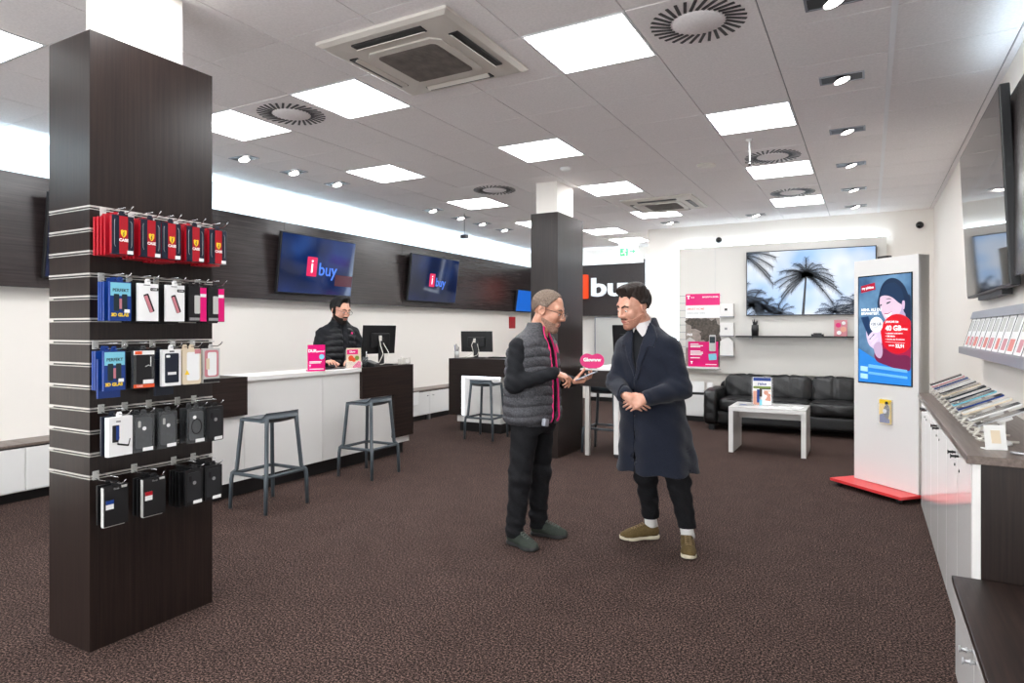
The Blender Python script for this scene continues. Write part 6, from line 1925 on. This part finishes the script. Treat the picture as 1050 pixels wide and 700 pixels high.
    # hollow skirt
    inn = Vol(v.lo, v.lo + v.h * (v.n - 1), v.h); inn.loft([r for r in ct if r[0] < 1.0], f, 0, -.016, cap0=.1)
    v.F = np.maximum(v.F, -inn.F).astype(np.float32)
    coat = v.build('coat', 'coat', p.t)
    for poly in ([(-.062, 1.50), (-.125, 1.40), (-.118, 1.34), (-.085, 1.345), (.0, 1.14), (.006, 1.17), (-.046, 1.46)],
                 [(.064, 1.50), (.13, 1.40), (.125, 1.335), (.09, 1.34), (.02, 1.12), (.0, 1.14), (.032, 1.30), (.056, 1.46)]):
        z_ = solid.copy(-.010)
        z_.F = np.maximum(np.maximum(z_.F, polyd(poly, tl, Z)), .02 - fu).astype(np.float32)
        z_.F = np.maximum(z_.F, -(solid.F + .008)).astype(np.float32)
        z_.build('lapel', 'lapel', coat)
    # collar
    z_ = Vol((-.22, -.2, 1.38), (.14, .18, 1.60), .004)
    z_.cone((-.035, 0, 1.43), (-.062, -.008, 1.535), .104, .088, .0); z_.cone((-.03, 0, 1.37), (-.08, -.016, 1.60), .083, .083, .0, True)
    X2, Y2, Z2 = z_.full(); fr = (X2 + .05) * f[0] + Y2 * f[1]
    z_.clip(lambda X, Y, Z: Z - 1.515 + .45 * np.clip(fr, -.03, .1)); z_.clip(lambda X, Y, Z: 1.425 - Z); z_.clip(lambda X, Y, Z: fr - .042)
    z_.build('collar', 'lapel', coat)
    for z in (1.10, .95):
        c = np.append(f, 0) * .16 + np.append(l, 0) * .035
        pass
    # trousers, socks, shoes
    v = Vol((-.25, -.26, .10), (.40, .40, .93), .005)
    v.loft([(.76, .03, 0, .115, .16), (.9, .025, 0, .12, .162)], f, 0)
    v.chain([hipR, kR, aR + V3(0, 0, .045)], [.10, .074, .057], .03); v.chain([hipL, kL, aL + V3(0, 0, .045)], [.10, .074, .057], .03)
    v.add(lambda X, Y, Z: wr(X, Y, Z, 34, .004, .9) + .004 * np.sin(Z * 70 + 12 * X) * np.exp(-((Z - .46) / .08) ** 2))
    v.clip(lambda X, Y, Z: .145 - Z)
    v.build('trousers', 'jeans', p.t)
    for a_, k_ in ((aR, kR), (aL, kL)):
        MB().tube([tuple(a_ + (k_ - a_) * q) for q in (-.06, .04, .16, .3)], [.046, .043, .042, .043], 20).build('sock', 'sock', p.t)
    shoe(p.t, (.118, .262, 0), (-.174, .215, 0), 'shoe_olive', 'sole_white', 'lace_o', L=.295, tall=.095)
    shoe(p.t, (.262, .085, 0), (.203, -.19, 0), 'shoe_olive', 'sole_white', 'lace_o', L=.285, tall=.095)
    return p
man_coat()

# ================================================================== the seller behind the counter
def man_counter():
    p = Person('person with black hair, beard and black quilted vest working behind the white counter', 347, 7.45)
    f = unit(V3(.66, -.75)); l = V3(-f[1], f[0])
    H = Head((.045, -.09, 1.672), (.86, -.5, 0), .30, 0, 1.16, 1.04)
    SR, ER, WR = V3(-.155, -.12, 1.405), V3(-.19, -.22, 1.14), V3(.005, -.46, 1.112)
    SL, EL, WL = V3(.155, .10, 1.405), V3(.25, .03, 1.15), V3(.19, -.24, 1.13)
    tors = [(.85, 0, 0, .135, .18), (1.0, 0, 0, .15, .19), (1.2, 0, 0, .15, .2), (1.35, 0, 0, .14, .215), (1.45, 0, 0, .11, .2), (1.52, .01, -.01, .075, .11), (1.56, .015, -.02, .055, .065)]
    b = Vol((-.36, -.74, -.01), (.40, .30, 1.90), .005)
    b.loft(tors, f, .0)
    b.chain([(.01, -.015, 1.50), (.02, -.04, 1.58), H.P((-.02, 0, -.03))], [.068, .064, .062], .03)
    for S, E_1, W in ((SR, ER, WR), (SL, EL, WL)): b.chain([S, E_1, W], [.058, .046, .03], .03)
    for sg in (-1, 1):
        o = np.append(l, 0) * .1 * sg
        b.chain([V3(0, 0, .92) + o, V3(.0, -.01, .5) + o, V3(-.01, .02, .09) + o], [.095, .062, .042], .03)
        b.cone(V3(-.01, .02, .06) + o, V3(.07, -.09, .035) + o, .036, .028, .02)
    H.add(b)
    hand(b, WR, (.62, -.72, -.05), (.1, .05, -.99), -1, [(.25, .35, .25), (.3, .4, .25), (.3, .4, .25), (.3, .45, .3)], .19, th=(.6, .7, .2))
    hand(b, WL, (.5, -.75, -.3), (.1, -.1, -.98), 1, CURL(.25, .35, .25), .19)
    body = b.build('body', 'skin_b', p.t)
    hl = face_parts(H, body, 'brow', 'beard_black', stubble(), brow_t=.0042, bt=.004)
    def line(X, ay, Z):
        front = X - (.052 + .016 * np.clip((.045 - ay) / .045, 0, 1) + .1 * np.clip(Z - .1, 0, .1))
        low = .016 - Z - np.clip(-.035 - X, 0, .09) * 1.3
        return np.maximum(np.where(Z > .04, front, X - .004), low)
    hairshape(hl, .011, line, (((.02, 0, .115), (.07, .062, .03), .03),)).build('hair', 'hair_black', p.t, H.xf)
    g = MB()
    for sg in (-1, 1):
        g.tube([(.113, sg * .033 + .022 * math.cos(2 * PI * q / 16), .001 + .016 * math.sin(2 * PI * q / 16)) for q in range(16)], .0014, 5, closed=True)
        g.tube([(.112, sg * .056, .008), (.075, sg * .08, .012), (-.012, sg * .09, .012)], .0014, 5)
    g.tube([(.114, -.011, .006), (.118, 0, .009), (.114, .011, .006)], .0014, 5)
    H.mb(g).build('glasses', 'dark_metal', p.t)
    v = Vol((-.36, -.62, .82), (.40, .30, 1.66), .006)
    v.loft(tors, f, 0, .02)
    v.chain([SR, ER, WR], [.072, .064, .046], .03); v.chain([SL, EL, WL], [.072, .064, .046], .03)
    v.cone((.01, -.02, 1.52), (.02, -.04, 1.585), .076, .075, .02); v.cone((.015, -.035, 1.55), (.03, -.06, 1.66), .067, .07, .003, True)
    v.add(lambda X, Y, Z: wr(X, Y, Z, 36, .004, 1.))
    v.build('shirt', 'knit_black', p.t)
    vt = [(.88, 0, 0, .16, .21), (.93, 0, 0, .178, .226), (1.1, 0, 0, .182, .232), (1.3, 0, 0, .172, .232), (1.40, 0, 0, .15, .218), (1.46, .003, -.003, .128, .185), (1.50, .006, -.006, .11, .15), (1.53, .01, -.012, .092, .115), (1.57, .016, -.025, .08, .088), (1.6, .02, -.032, .076, .08)]
    v = Vol((-.34, -.34, .85), (.36, .32, 1.64), .006)
    v.loft(vt, f, 0, n=2.2)
    X, Y, Z = v.full()
    ph = np.abs(np.sin(PI * (Z - .88 + .01 * np.sin(X * 10 + Y * 9)) / .075)); fade = np.clip((1.53 - Z) / .05, 0, 1)
    v.F = (v.F - (.015 * ph ** .5 - .008) * fade + wr(X, Y, Z, 50, .002, 2.) * fade).astype(np.float32)
    solid = v.copy()
    tl = X * l[0] + Y * l[1]; fu = X * f[0] + Y * f[1]
    v.cone((.02, -.03, 1.55), (.03, -.05, 1.66), .07, .072, .0, True)
    v.F = np.maximum(v.F, -np.maximum(np.abs(tl - .01) - .035, .04 - fu)).astype(np.float32)
    for S in (SR, SL):
        sg = -1 if S is SR else 1
        v.cone(S + np.append(l, 0) * .05 * sg + V3(0, 0, -.05), S + np.append(l, 0) * .17 * sg + V3(0, 0, -.1), .075, .09, .01, True)
    v.build('vest', 'vest_black', p.t)
    z_ = solid.copy(-.004)
    z_.F = np.maximum(np.maximum(z_.F, polyd([(.085, 1.40), (.115, 1.395), (.11, 1.425), (.088, 1.425)], tl, Z)), .0 - fu).astype(np.float32)
    z_.build('chest_logo', 'trim_pink', p.t)
    v = Vol((-.28, -.24, .03), (.28, .24, 1.0), .007)
    v.loft([(.82, 0, 0, .14, .19), (.96, 0, 0, .15, .2)], f, 0)
    for sg in (-1, 1):
        o = np.append(l, 0) * .1 * sg
        v.chain([V3(0, 0, .92) + o, V3(.0, -.01, .5) + o, V3(-.01, .02, .08) + o], [.108, .078, .064], .03)
    v.clip(lambda X, Y, Z: .06 - Z)
    v.build('trousers', 'jeans', p.t)
    for sg in (-1, 1):
        o = l * .1 * sg
        shoe(p.t, (-.045 + o[0], .06 + o[1], 0), (.13 + o[0], -.15 + o[1], 0), 'shoe_green', 'sole_dark', 'lace_d')
    return p
man_counter()
bpy.context.view_layer.update()
